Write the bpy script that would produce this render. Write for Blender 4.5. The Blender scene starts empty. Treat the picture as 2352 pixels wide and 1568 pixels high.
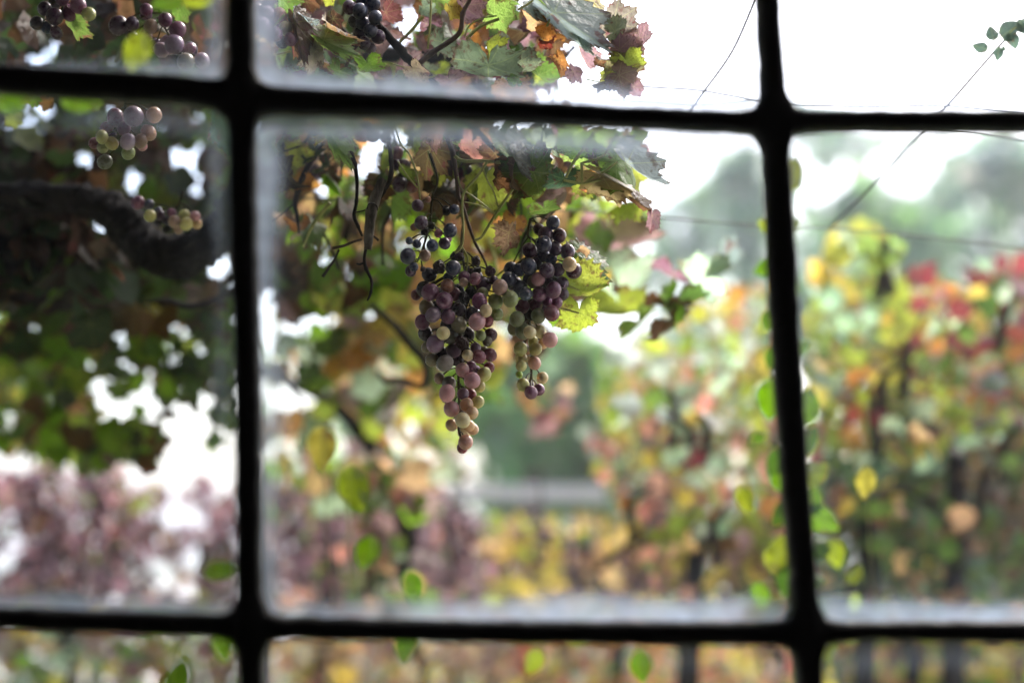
import bpy, math, random
import numpy as np
from mathutils import Vector, Matrix, noise as mnoise

R = math.radians
SC = bpy.context.scene
COL = SC.collection

# ------------------------------------------------------------------ camera
PITCH, YAW = R(8.0), R(4.4)
CAM = Vector((0.0, 0.0, 1.5))
FPX, CX, CY = 50.0 / 36.0 * 2352.0, 1176.0, 784.0
FWD = Vector((math.sin(YAW) * math.cos(PITCH), math.cos(YAW) * math.cos(PITCH), math.sin(PITCH)))
RGT = Vector((math.cos(YAW), -math.sin(YAW), 0.0))
UPV = RGT.cross(FWD)
cd = bpy.data.cameras.new('camera')
cam = bpy.data.objects.new('camera', cd); COL.objects.link(cam)
cam.location = CAM
cam.rotation_euler = Matrix((RGT, UPV, -FWD)).transposed().to_euler()
cd.lens = 50.0; cd.sensor_width = 36.0; cd.clip_start = 0.01; cd.clip_end = 3000.0
cd.dof.use_dof = True; cd.dof.focus_distance = 1.64; cd.dof.aperture_fstop = 1.45
SC.camera = cam

# ------------------------------------------------------------------ sky, sun, exposure
SUN_EL, SUN_AZ = R(48.0), R(40.0)          # azimuth measured from +Y towards +X
w = bpy.data.worlds.new('World'); SC.world = w; w.use_nodes = True
nt = w.node_tree
bg = nt.nodes['Background']
sky = nt.nodes.new('ShaderNodeTexSky'); sky.sky_type = 'NISHITA'; sky.sun_disc = False
sky.sun_elevation = SUN_EL; sky.sun_rotation = SUN_AZ
sky.air_density = 1.0; sky.dust_density = 4.0; sky.ozone_density = 1.0
hs = nt.nodes.new('ShaderNodeHueSaturation'); hs.inputs['Saturation'].default_value = 1.05
nt.links.new(sky.outputs[0], hs.inputs['Color']); nt.links.new(hs.outputs[0], bg.inputs[0])
bg.inputs[1].default_value = 0.15
sd = bpy.data.lights.new('sun', 'SUN'); sd.energy = 1.5; sd.angle = R(20); sd.color = (1.0, 0.98, 0.95)
sun = bpy.data.objects.new('sun', sd); COL.objects.link(sun)
sv = Vector((math.sin(SUN_AZ) * math.cos(SUN_EL), math.cos(SUN_AZ) * math.cos(SUN_EL), math.sin(SUN_EL)))
sun.rotation_euler = sv.to_track_quat('Z', 'Y').to_euler()
SC.view_settings.view_transform = 'Standard'; SC.view_settings.look = 'None'
SC.view_settings.gamma = 1.0; SC.view_settings.use_curve_mapping = False
SC.view_settings.exposure = 1.9
SC.render.engine = 'CYCLES'
SC.cycles.use_denoising = True
SC.cycles.max_bounces = 7; SC.cycles.diffuse_bounces = 4; SC.cycles.glossy_bounces = 2
SC.cycles.transmission_bounces = 4; SC.cycles.transparent_max_bounces = 12
SC.cycles.caustics_reflective = False; SC.cycles.caustics_refractive = False

# ------------------------------------------------------------------ picture -> place
def P(u, v, d):
    """point at distance d along the lens axis, seen at (u, v) of the 2352 x 1568 print"""
    return CAM + d * (FWD + RGT * ((u - CX) / FPX) + UPV * ((CY - v) / FPX))
WIN_Y = 1.22
def PW(u, v, y=WIN_Y):
    """point on the window plane"""
    ray = FWD + RGT * ((u - CX) / FPX) + UPV * ((CY - v) / FPX)
    return CAM + ray * ((y - CAM.y) / ray.y)
K = 4096 / 2352
def crop(x0, y0, s):
    return lambda x, y: ((x0 + x / s) / K, (y0 + y / s) / K)
z1 = crop(1500, 400, 1.96); z2 = crop(1500, 1100, 1.96); z3 = crop(900, 0, 1.96); z4 = crop(1800, 0, 1.96)
z5 = crop(0, 0, 2.24); z6 = crop(0, 650, 2.24); z8 = crop(2200, 800, 1.96); z9 = crop(950, 500, 2.0907); z10 = crop(1000, 1150, 2.0907)
def sz(r, s, d):            # radius in crop pixels -> metres at depth d
    return r / s / K / FPX * d

# ------------------------------------------------------------------ materials
def new_mat(name):
    m = bpy.data.materials.new(name); m.use_nodes = True
    t = m.node_tree; t.nodes.clear()
    out = t.nodes.new('ShaderNodeOutputMaterial')
    return m, t, out
class N:
    """tiny node writer"""
    def __init__(s, t): s.t = t
    def n(s, kind, **kw):
        x = s.t.nodes.new('ShaderNode' + kind)
        for k, v in kw.items(): setattr(x, k, v)
        return x
    def put(s, sock, v):
        if hasattr(v, 'is_output') or isinstance(v, bpy.types.NodeSocket): s.t.links.new(v, sock)
        else: sock.default_value = v
    def math(s, op, a, b=None, c=None, clamp=False):
        x = s.n('Math', operation=op, use_clamp=clamp); s.put(x.inputs[0], a)
        if b is not None: s.put(x.inputs[1], b)
        if c is not None: s.put(x.inputs[2], c)
        return x.outputs[0]
    def ramp(s, v, a, b, smooth=True):
        x = s.n('MapRange', interpolation_type='SMOOTHSTEP' if smooth else 'LINEAR')
        s.put(x.inputs['Value'], v); x.inputs['From Min'].default_value = a; x.inputs['From Max'].default_value = b
        return x.outputs[0]
    def mix(s, f, a, b, mode='MIX'):
        x = s.n('Mix', data_type='RGBA', blend_type=mode)
        s.put(x.inputs[0], f); s.put(x.inputs[6], a); s.put(x.inputs[7], b)
        return x.outputs[2]
    def noise(s, vec, scale, detail=2.0, w=None, rough=0.5):
        x = s.n('TexNoise', noise_dimensions='4D' if w is not None else '3D')
        s.put(x.inputs['Vector'], vec); x.inputs['Scale'].default_value = scale; x.inputs['Detail'].default_value = detail
        x.inputs['Roughness'].default_value = rough
        if w is not None: s.put(x.inputs['W'], w)
        return x.outputs['Fac']

def c4(c): return (c[0], c[1], c[2], 1.0)

def leaf_material(name, per_object=True, trans=0.5, veins=True, rough=0.42):
    m, t, out = new_mat(name); n = N(t)
    if per_object:
        oi = n.n('ObjectInfo'); base = oi.outputs['Color']; rnd = n.math('MULTIPLY', oi.outputs['Random'], 91.0)
    else:
        at = n.n('Attribute', attribute_name='leafcol'); base = at.outputs['Color']
        g = n.n('NewGeometry'); rnd = n.math('MULTIPLY', g.outputs['Random Per Island'], 91.0)
    uv = n.n('UVMap', uv_map='leaf'); vec = uv.outputs[0]
    rim = n.n('Attribute', attribute_name='rim').outputs['Fac']
    col = base
    # blotches and scorched rims, different on every leaf
    blot = n.noise(vec, 3.2, 5.0, rnd, 0.62)
    which = n.noise(vec, 0.9, 1.0, rnd)
    second = n.mix(n.ramp(which, 0.42, 0.6), c4((0.055, 0.028, 0.014)), c4((0.13, 0.035, 0.045)))
    m1 = n.ramp(n.math('ADD', blot, n.math('MULTIPLY', rim, 0.10)), 0.60, 0.70)
    fine = n.noise(vec, 14.0, 3.0, rnd)
    m2 = n.ramp(n.math('MULTIPLY', fine, n.math('ADD', n.math('POWER', rim, 3.0), 0.50)), 0.66, 0.76)
    col = n.mix(n.math('MULTIPLY', m1, 0.75), col, second)
    col = n.mix(n.math('MULTIPLY', m2, 0.6), col, c4((0.06, 0.028, 0.012)))
    tone = n.noise(vec, 1.7, 3.0, rnd)
    col = n.mix(1.0, col, n.mix(tone, c4((0.62, 0.62, 0.62)), c4((1.4, 1.36, 1.25))), 'MULTIPLY')
    height = n.noise(vec, 7.0, 3.0, rnd)
    if veins:
        sp = n.n('SeparateXYZ'); n.put(sp.inputs[0], vec)
        ax = n.math('ABSOLUTE', sp.outputs[0]); y = sp.outputs[1]
        ang = n.math('ARCTAN2', ax, y)
        rr = n.math('SQRT', n.math('ADD', n.math('MULTIPLY', ax, ax), n.math('MULTIPLY', y, y)))
        k = n.math('SUBTRACT', ang, n.math('MULTIPLY', n.math('ROUND', n.math('DIVIDE', ang, R(51))), R(51)))
        across = n.math('MULTIPLY', rr, n.math('ABSOLUTE', n.math('SINE', k)))
        along = n.math('MULTIPLY', rr, n.math('COSINE', k))
        main = n.ramp(n.math('SUBTRACT', across, n.math('MULTIPLY_ADD', along, -0.007, 0.010)), 0.010, 0.0)
        side = n.math('PINGPONG', n.math('MULTIPLY', n.math('SUBTRACT', along, n.math('MULTIPLY', across, 0.9)), 6.5), 0.5)
        side = n.math('MULTIPLY', n.ramp(side, 0.06, 0.0), 0.45)
        vein = n.math('MAXIMUM', main, side)
        col = n.mix(n.math('MULTIPLY', vein, 0.65), col, n.mix(0.5, n.mix(1.0, col, c4((1.6, 1.7, 1.5)), 'MULTIPLY'), c4((0.22, 0.24, 0.10))))
        height = n.math('SUBTRACT', height, n.math('MULTIPLY', vein, 0.5))
    gm = n.n('NewGeometry')
    under = n.mix(0.30, col, c4((0.22, 0.24, 0.21)))
    face = n.mix(gm.outputs['Backfacing'], col, under)
    bmp = n.n('Bump'); bmp.inputs['Strength'].default_value = 0.35; bmp.inputs['Distance'].default_value = 0.02
    n.put(bmp.inputs['Height'], height)
    pb = n.n('BsdfPrincipled'); n.put(pb.inputs['Base Color'], face); pb.inputs['Roughness'].default_value = rough
    pb.inputs['Specular IOR Level'].default_value = 0.45
    n.put(pb.inputs['Normal'], bmp.outputs[0])
    tr = n.n('BsdfTranslucent')
    hsv = n.n('HueSaturation'); hsv.inputs['Saturation'].default_value = 1.05; hsv.inputs['Value'].default_value = 1.75
    n.put(hsv.inputs['Color'], col); n.put(tr.inputs['Color'], hsv.outputs[0]); n.put(tr.inputs['Normal'], bmp.outputs[0])
    mx = n.n('MixShader'); mx.inputs[0].default_value = trans
    t.links.new(pb.outputs[0], mx.inputs[1]); t.links.new(tr.outputs[0], mx.inputs[2]); t.links.new(mx.outputs[0], out.inputs[0])
    return m
M_LEAF = leaf_material('vine_leaf', trans=0.58)
M_MASS = leaf_material('leaf_mass', per_object=False, veins=False)
M_IVY = leaf_material('creeper_leaf', trans=0.5, rough=0.35)

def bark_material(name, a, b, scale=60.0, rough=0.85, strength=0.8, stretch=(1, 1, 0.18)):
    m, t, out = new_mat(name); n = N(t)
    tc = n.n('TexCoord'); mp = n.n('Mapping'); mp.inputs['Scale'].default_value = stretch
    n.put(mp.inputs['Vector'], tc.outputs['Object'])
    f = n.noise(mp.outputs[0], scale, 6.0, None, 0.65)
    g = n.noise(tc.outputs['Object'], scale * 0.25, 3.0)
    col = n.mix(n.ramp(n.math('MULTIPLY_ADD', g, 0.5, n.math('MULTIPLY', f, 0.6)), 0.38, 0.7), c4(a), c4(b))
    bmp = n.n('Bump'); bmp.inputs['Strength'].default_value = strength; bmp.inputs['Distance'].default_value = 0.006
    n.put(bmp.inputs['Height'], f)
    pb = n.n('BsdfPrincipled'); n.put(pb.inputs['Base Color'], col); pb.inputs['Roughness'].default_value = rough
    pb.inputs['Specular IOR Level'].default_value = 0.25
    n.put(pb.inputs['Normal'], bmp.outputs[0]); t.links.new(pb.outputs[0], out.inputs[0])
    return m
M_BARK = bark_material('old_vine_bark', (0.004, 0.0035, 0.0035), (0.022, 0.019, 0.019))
M_STUB = bark_material('grey_spur_bark', (0.045, 0.040, 0.036), (0.24, 0.21, 0.18), 140.0)
M_CANE = bark_material('brown_cane', (0.045, 0.028, 0.022), (0.13, 0.085, 0.07), 90.0, 0.6, 0.3)
M_DARKCANE = bark_material('dark_cane', (0.012, 0.010, 0.010), (0.035, 0.027, 0.025), 90.0, 0.7, 0.4)
M_GREENSTEM = bark_material('green_stem', (0.26, 0.30, 0.08), (0.46, 0.46, 0.18), 70.0, 0.45, 0.15)
M_RACHIS = bark_material('grape_stalk', (0.028, 0.022, 0.010), (0.085, 0.075, 0.03), 120.0, 0.6, 0.3)
M_TIMBER = bark_material('weathered_timber', (0.78, 0.64, 0.58), (0.90, 0.78, 0.72), 20.0, 0.85, 0.4, (0.1, 1, 1))
M_WOODDARK = bark_material('dark_timber', (0.025, 0.02, 0.017), (0.07, 0.055, 0.045), 20.0, 0.85, 0.4, (1, 1, 0.1))

def plain(name, col, rough=0.6, metal=0.0, var=0.25, scale=30.0, bump=0.2):
    m, t, out = new_mat(name); n = N(t)
    tc = n.n('TexCoord'); f = n.noise(tc.outputs['Object'], scale, 5.0)
    c = n.mix(f, c4([x * (1 - var) for x in col]), c4([min(1, x * (1 + var)) for x in col]))
    pb = n.n('BsdfPrincipled'); n.put(pb.inputs['Base Color'], c); pb.inputs['Roughness'].default_value = rough
    pb.inputs['Metallic'].default_value = metal
    bmp = n.n('Bump'); bmp.inputs['Strength'].default_value = bump; bmp.inputs['Distance'].default_value = 0.004
    n.put(bmp.inputs['Height'], f); n.put(pb.inputs['Normal'], bmp.outputs[0])
    t.links.new(pb.outputs[0], out.inputs[0]); return m
M_IRON = plain('black_painted_iron', (0.04, 0.035, 0.032), 0.5, 0.0, 0.6, 120.0, 0.5)
M_PLASTER = plain('whitewashed_plaster', (0.78, 0.77, 0.75), 0.9, 0, 0.12, 6.0)
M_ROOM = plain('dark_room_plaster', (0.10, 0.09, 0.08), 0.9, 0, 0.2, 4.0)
M_WIRE = plain('rusty_wire', (0.07, 0.065, 0.06), 0.7, 0.0, 0.2, 50.0)
M_GRAVEL = plain('pale_gravel', (0.62, 0.60, 0.57), 0.95, 0, 0.15, 0.6)

def ground_material():
    m, t, out = new_mat('grass_ground'); n = N(t)
    tc = n.n('TexCoord'); a = n.noise(tc.outputs['Object'], 0.35, 4.0); b = n.noise(tc.outputs['Object'], 6.0, 4.0)
    col = n.mix(n.ramp(a, 0.4, 0.62), c4((0.06, 0.11, 0.03)), c4((0.13, 0.13, 0.05)))
    col = n.mix(n.math('MULTIPLY', b, 0.5), col, c4((0.10, 0.075, 0.05)))
    pb = n.n('BsdfPrincipled'); n.put(pb.inputs['Base Color'], col); pb.inputs['Roughness'].default_value = 0.95
    t.links.new(pb.outputs[0], out.inputs[0]); return m
M_GROUND = ground_material()

def grape_material():
    m, t, out = new_mat('grape_skin'); n = N(t)
    oi = n.n('ObjectInfo'); tc = n.n('TexCoord'); rnd = n.math('MULTIPLY', oi.outputs['Random'], 57.0)
    vec = tc.outputs['Object']
    base = oi.outputs['Color']
    tone = n.noise(vec, 1.4, 3.0, rnd)
    col = n.mix(1.0, base, n.mix(tone, c4((0.70, 0.66, 0.66)), c4((1.30, 1.30, 1.25))), 'MULTIPLY')
    blush = n.ramp(n.noise(vec, 0.55, 2.0, n.math('ADD', rnd, 11.0)), 0.45, 0.72)
    col = n.mix(n.math('MULTIPLY', blush, 0.42), col, n.mix(0.5, col, c4((0.16, 0.055, 0.07))))
    bloom = n.ramp(n.noise(vec, 2.2, 5.0, n.math('ADD', rnd, 31.0), 0.6), 0.34, 0.7)
    col = n.mix(n.math('MULTIPLY', bloom, 0.19), col, c4((0.34, 0.34, 0.40)))
    speck = n.ramp(n.noise(vec, 9.0, 2.0, n.math('ADD', rnd, 5.0)), 0.70, 0.76)
    col = n.mix(n.math('MULTIPLY', speck, 0.45), col, c4((0.05, 0.025, 0.015)))
    pb = n.n('BsdfPrincipled'); n.put(pb.inputs['Base Color'], col)
    n.put(pb.inputs['Roughness'], n.math('MULTIPLY_ADD', bloom, 0.20, 0.24))
    pb.inputs['Specular IOR Level'].default_value = 0.5
    pb.inputs['Subsurface Weight'].default_value = 0.30
    pb.inputs['Subsurface Radius'].default_value = (0.006, 0.004, 0.003)
    pb.inputs['Subsurface Scale'].default_value = 1.0
    t.links.new(pb.outputs[0], out.inputs[0]); return m
M_GRAPE = grape_material()

def raisin_material():
    m, t, out = new_mat('dried_grape_skin'); n = N(t)
    oi = n.n('ObjectInfo'); tc = n.n('TexCoord')
    f = n.noise(tc.outputs['Object'], 3.5, 4.0)
    col = n.mix(f, n.mix(0.7, oi.outputs['Color'], c4((0.01, 0.008, 0.008))), oi.outputs['Color'])
    bmp = n.n('Bump'); bmp.inputs['Strength'].default_value = 0.8; bmp.inputs['Distance'].default_value = 0.15
    n.put(bmp.inputs['Height'], f)
    pb = n.n('BsdfPrincipled'); n.put(pb.inputs['Base Color'], col); pb.inputs['Roughness'].default_value = 0.38
    n.put(pb.inputs['Normal'], bmp.outputs[0]); t.links.new(pb.outputs[0], out.inputs[0]); return m
M_RAISIN = raisin_material()

def glass_material(film):
    m, t, out = new_mat('grimy_window_glass' if film else 'window_glass'); n = N(t)
    tp = n.n('BsdfTransparent'); gl = n.n('BsdfGlossy'); gl.inputs['Roughness'].default_value = 0.02
    lw = n.n('Fresnel'); lw.inputs['IOR'].default_value = 1.45
    mx = n.n('MixShader'); n.put(mx.inputs[0], n.math('MULTIPLY', lw.outputs[0], 0.6))
    t.links.new(tp.outputs[0], mx.inputs[1]); t.links.new(gl.outputs[0], mx.inputs[2])
    last = mx.outputs[0]
    if film:       # a film of dirt left unwiped along the bars and in the corners of every pane
        uv = n.n('UVMap', uv_map='pane'); sp = n.n('SeparateXYZ'); n.put(sp.inputs[0], uv.outputs[0])
        oi = n.n('ObjectInfo')
        sc = n.n('SeparateColor'); n.put(sc.inputs[0], oi.outputs['Color'])     # how dirty the left, right, top, bottom edges are
        wl, wr, wt = sc.outputs[0], sc.outputs[1], sc.outputs[2]; wb = oi.outputs['Alpha']
        tc = n.n('TexCoord')
        wob = n.noise(tc.outputs['Object'], 9.0, 3.0); fine = n.noise(tc.outputs['Object'], 60.0, 4.0)
        big = n.noise(tc.outputs['Object'], 3.5, 2.0); wv = n.math('ADD', n.math('MULTIPLY_ADD', wob, 0.06, -0.03), n.math('MULTIPLY_ADD', big, 0.07, -0.035))
        def edge(dist, wt_, band):
            dd = n.math('ADD', dist, wv)
            return n.math('MULTIPLY', n.math('MULTIPLY_ADD', n.ramp(dd, band, band * 0.40), 0.93, n.math('MULTIPLY', n.ramp(dd, 0.15, 0.02), 0.07)), wt_)
        x, y = sp.outputs[0], sp.outputs[1]
        l_, r_ = edge(x, wl, .078), edge(n.math('SUBTRACT', 1.0, x), wr, .070)
        t_, b_ = edge(n.math('SUBTRACT', 1.0, y), wt, .085), edge(y, wb, .072)
        # the wiping cloth never reached the corners: rounded fillets
        inv = lambda q: n.math('SUBTRACT', 1.0, q)
        f = inv(n.math('MULTIPLY', n.math('MULTIPLY', inv(l_), inv(r_)), n.math('MULTIPLY', inv(t_), inv(b_))))
        a = n.math('ABSOLUTE', n.math('MULTIPLY_ADD', x, 2.0, -1.0)); b = n.math('ABSOLUTE', n.math('MULTIPLY_ADD', y, 2.0, -1.0))
        e = n.math('POWER', n.math('ADD', n.math('POWER', a, 14.0), n.math('POWER', b, 14.0)), 1 / 14.0)
        cor = n.math('MULTIPLY', n.ramp(n.math('ADD', e, wv), 0.93, 0.985), n.math('MAXIMUM', n.math('MULTIPLY', wb, inv(y)), n.math('MULTIPLY', wt, y)))
        f = n.math('MAXIMUM', f, n.math('MULTIPLY', cor, 0.85))
        f = n.math('MULTIPLY', f, n.math('MULTIPLY_ADD', fine, 0.9, 0.5))
        f = n.math('ADD', f, n.math('MULTIPLY', n.ramp(wob, 0.45, 0.75), 0.006), clamp=True)
        tl = n.n('BsdfTranslucent'); tl.inputs['Color'].default_value = (0.58, 0.70, 0.92, 1)
        m2 = n.n('MixShader'); n.put(m2.inputs[0], f)
        t.links.new(last, m2.inputs[1]); t.links.new(tl.outputs[0], m2.inputs[2]); last = m2.outputs[0]
    t.links.new(last, out.inputs[0]); return m
M_FILM = glass_material(True); M_CLEAR = glass_material(False)

# ------------------------------------------------------------------ mesh helpers
def mesh(name, verts, faces, mats=(), smooth=True):
    me = bpy.data.meshes.new(name)
    me.from_pydata([tuple(v) for v in verts], [], faces)
    for m in mats: me.materials.append(m)
    if smooth and len(me.polygons): me.polygons.foreach_set('use_smooth', [True] * len(me.polygons))
    me.update(); return me
def fast_mesh(name, verts, faces, mats=(), smooth=True):
    """verts (n,3), faces (m,k): all faces alike"""
    verts = np.asarray(verts, np.float32); faces = np.asarray(faces, np.int32)
    m, k = faces.shape
    me = bpy.data.meshes.new(name)
    me.vertices.add(len(verts)); me.vertices.foreach_set('co', verts.ravel())
    me.loops.add(m * k); me.loops.foreach_set('vertex_index', faces.ravel())
    me.polygons.add(m); me.polygons.foreach_set('loop_start', np.arange(m, dtype=np.int32) * k)
    if smooth: me.polygons.foreach_set('use_smooth', np.ones(m, bool))
    for x in mats: me.materials.append(x)
    me.update(calc_edges=True); me.validate(); return me

def root(name, loc, label, cat, group=None):
    o = bpy.data.objects.new(name, None); COL.objects.link(o); o.location = loc
    o.empty_display_size = 0.05
    o['label'] = label; o['category'] = cat
    if group: o['group'] = group
    return o
def part(name, me, parent, M=None, color=None, kind=None):
    """link mesh data as a part; M is its placement in the world"""
    o = bpy.data.objects.new(name, me); COL.objects.link(o)
    off = Vector((0, 0, 0)); p = parent
    while p is not None: off += p.location; p = p.parent
    o.parent = parent
    o.matrix_basis = Matrix.Translation(-off) @ (M if M is not None else Matrix())
    if color is not None: o.color = c4(color)
    if kind: o['kind'] = kind
    return o
def single(name, me, label, cat, group=None):
    o = bpy.data.objects.new(name, me); COL.objects.link(o)
    o['label'] = label; o['category'] = cat
    if group: o['group'] = group
    return o
def structure(name, me):
    o = bpy.data.objects.new(name, me); COL.objects.link(o); o['kind'] = 'structure'; return o

def box_data(a, b):
    (x0, y0, z0), (x1, y1, z1_) = a, b
    v = [(x0, y0, z0), (x1, y0, z0), (x1, y1, z0), (x0, y1, z0), (x0, y0, z1_), (x1, y0, z1_), (x1, y1, z1_), (x0, y1, z1_)]
    f = [(0, 3, 2, 1), (4, 5, 6, 7), (0, 1, 5, 4), (1, 2, 6, 5), (2, 3, 7, 6), (3, 0, 4, 7)]
    return v, f
def boxes(name, lst, mat):
    V, F = [], []
    for a, b in lst:
        v, f = box_data(a, b); o = len(V); V += v; F += [tuple(i + o for i in q) for q in f]
    return mesh(name, V, F, [mat], smooth=False)

def spline(pts, rad, per=6):
    """Catmull-Rom through points and radii"""
    n = len(pts)
    if n < 2: return pts, rad
    out, ro = [], []
    for i in range(n - 1):
        p0, p1, p2, p3 = pts[max(i - 1, 0)], pts[i], pts[i + 1], pts[min(i + 2, n - 1)]
        for k in range(per):
            t = k / per
            out.append(0.5 * ((2 * p1) + (p2 - p0) * t + (2 * p0 - 5 * p1 + 4 * p2 - p3) * t * t + (3 * p1 - p0 - 3 * p2 + p3) * t ** 3))
            ro.append(rad[i] + (rad[i + 1] - rad[i]) * t)
    out.append(pts[-1]); ro.append(rad[-1]); return out, ro
def tube_data(pts, rad, sides=7, per=6, rough=0.0, seed=0, nodes=0.0):
    pts, rad = spline([Vector(p) for p in pts], list(rad), per)
    V, F = [], []
    prev = None
    for i, p in enumerate(pts):
        tg = (pts[min(i + 1, len(pts) - 1)] - pts[max(i - 1, 0)]).normalized()
        if prev is None:
            s = tg.cross(Vector((0.3, 0.9, 0.2))).normalized()
        else:
            s = (prev - tg * prev.dot(tg)).normalized()
        prev = s; b = tg.cross(s)
        for k in range(sides):
            a = 2 * math.pi * k / sides
            r = rad[i]
            if nodes and i % (per * 2) == 0: r *= 1 + nodes
            d = s * math.cos(a) + b * math.sin(a)
            if rough:
                r *= 1 + rough * mnoise.noise(Vector((math.cos(a) * 1.6, math.sin(a) * 1.6, i * 0.35 + seed * 7.3)) * 1.7) \
                       + rough * 0.6 * mnoise.noise(p * (0.6 / max(rad[i], 1e-4)) + Vector((seed, 0, 0)))
            V.append(p + d * r)
        if i:
            o = (i - 1) * sides
            for k in range(sides):
                F.append((o + k, o + (k + 1) % sides, o + sides + (k + 1) % sides, o + sides + k))
    F.append(tuple(reversed(range(sides)))); L = len(V) - sides; F.append(tuple(L + k for k in range(sides)))
    return V, F
def tube(name, pts, rad, mat, **kw):
    V, F = tube_data(pts, rad, **kw); return mesh(name, V, F, [mat])
def tubes(name, lst, mat, **kw):
    V, F = [], []
    for pts, rad in lst:
        v, f = tube_data(pts, rad, **kw); o = len(V); V += v; F += [tuple(i + o for i in q) for q in f]
    return mesh(name, V, F, [mat])

# ------------------------------------------------------------------ leaves
def leaf_radius(th, rs, lobes):
    """polar outline of a vine leaf; th = 0 at the tip, pi at the petiole sinus"""
    a = abs(th)
    for i in range(len(lobes) - 1):
        a0, r0 = lobes[i]; a1, r1 = lobes[i + 1]
        if a <= a1:
            t = (a - a0) / (a1 - a0)
            t = t ** 0.8 if r0 > r1 else 1 - (1 - t) ** 0.8
            return r0 + (r1 - r0) * t
    return lobes[-1][1]
def vine_leaf(name, seed, n=72, rings=(0.3, 0.62, 1.0), cup=0.1, fold=0.0, wave=0.08, curl=0.0, teeth=0.07, tip=0.0, crumple=0.0):
    rs = random.Random(seed)
    j = lambda x, s=0.08: x * (1 + rs.uniform(-s, s))
    def side():
        return [(0, 1.0), (R(j(27)), j(0.70)), (R(j(50)), j(0.90)), (R(j(80)), j(0.60)), (R(j(108)), j(0.70)), (R(150), j(0.50)), (R(172), 0.30), (R(180), 0.05)]
    L, Rr = side(), side()
    V, UV, RIM = [(0, 0, 0)], [(0, 0)], [0.0]
    ph = rs.uniform(0, 6)
    out = []
    for i in range(n):
        th = -math.pi + 2 * math.pi * (i + 0.5) / n
        r = leaf_radius(th, rs, Rr if th > 0 else L)
        if teeth and abs(th) < R(165):
            r *= 1 + (teeth * 1.25 if i % 3 == 1 else (-teeth * .7 if i % 3 == 2 else -teeth * .1)) * rs.uniform(0.5, 1.4)
        out.append((th, r))
    for q in rings:
        for th, r in out:
            rr = r * q if q > 0.9 else (r * q * 0.7 + 0.3 * q * 0.62)
            if abs(th) > R(165): rr = min(rr, r * q)
            x, y = math.sin(th) * rr, math.cos(th) * rr
            z = -cup * rr * rr - fold * abs(x) + wave * math.sin(3 * th + ph) * q * q * rr + wave * 0.6 * math.sin(5 * th + 2 * ph) * q ** 3
            if crumple:
                nv = mnoise.noise_vector(Vector((x * 2.2 + seed, y * 2.2, seed * 1.7)))
                x += crumple * nv.x * q; y += crumple * 0.6 * nv.y * q; z += crumple * 1.6 * nv.z * q
            UV.append((math.sin(th) * rr, math.cos(th) * rr)); RIM.append(q)
            if fold:                     # the two halves hinge on the midrib
                k = 1 / math.sqrt(1 + fold * fold); z += fold * abs(x) * (1 - k); x *= k
            if curl:                     # roll the side margins in
                s = 1 if x > 0 else -1; k = curl * abs(x) * 1.6
                if abs(x) > 1e-4:
                    x2 = s * math.sin(k) / (curl * 1.6); z += (1 - math.cos(k)) / (curl * 1.6); x = x2
            if tip:                      # bend along the midrib
                k = tip * y
                if abs(k) > 1e-4:
                    y2, dz = math.sin(k) / tip, -(1 - math.cos(k)) / tip
                    y = y2; z += dz
            V.append((x, y, z))
    F = [(0, 1 + i, 1 + (i + 1) % n) for i in range(n)]
    for k in range(len(rings) - 1):
        a, b = 1 + k * n, 1 + (k + 1) * n
        for i in range(n):
            i2 = (i + 1) % n
            F.append((a + i, b + i, b + i2, a + i2))
    F = [tuple(reversed(f)) for f in F]
    return finish_leaf(name, V, F, UV, RIM, M_LEAF)
def finish_leaf(name, V, F, UV, RIM, mat):
    me = mesh(name, V, F, [mat])
    ul = me.uv_layers.new(name='leaf')
    vi = [l.vertex_index for l in me.loops]
    ul.data.foreach_set('uv', [c for i in vi for c in UV[i]])
    at = me.attributes.new('rim', 'FLOAT', 'POINT'); at.data.foreach_set('value', RIM)
    return me
FLAT = [vine_leaf('vine_leaf', s, cup=c, wave=w_, fold=f, tip=t) for s, c, w_, f, t in
        ((1, .16, .09, .16, .4), (2, .26, .12, .30, .7), (3, .10, .13, .12, 1.1), (4, .30, .09, .45, .6))]
FOLD = [vine_leaf('vine_leaf', s, cup=.05, wave=.07, fold=f, tip=t, curl=c) for s, f, t, c in
        ((11, .55, .5, 0), (12, .75, .8, .0), (13, .3, .6, 1.2))]
DRY = [vine_leaf('vine_leaf', s, cup=.15, wave=.14, curl=c, tip=t, crumple=.16, teeth=.1) for s, c, t in
       ((21, 1.5, .6), (22, 2.0, 1.2), (23, 1.1, -.7))]
NARROW = [vine_leaf('vine_leaf', s, cup=.04, wave=.08, fold=f, tip=t, teeth=.09) for s, f, t in ((41, 2.1, .5), (42, 2.6, .8), (43, 1.6, .3))]
LOW = [vine_leaf('vine_leaf', s, n=22, rings=(0.55, 1.0), cup=c, wave=w_, fold=f, tip=t, teeth=0.05) for s, c, w_, f, t in
       ((31, .15, .1, .1, .4), (32, .05, .15, .4, .7), (33, .25, .1, .2, -.4), (34, .1, .2, .0, 1.0), (35, .1, .1, .6, .3))]
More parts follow.
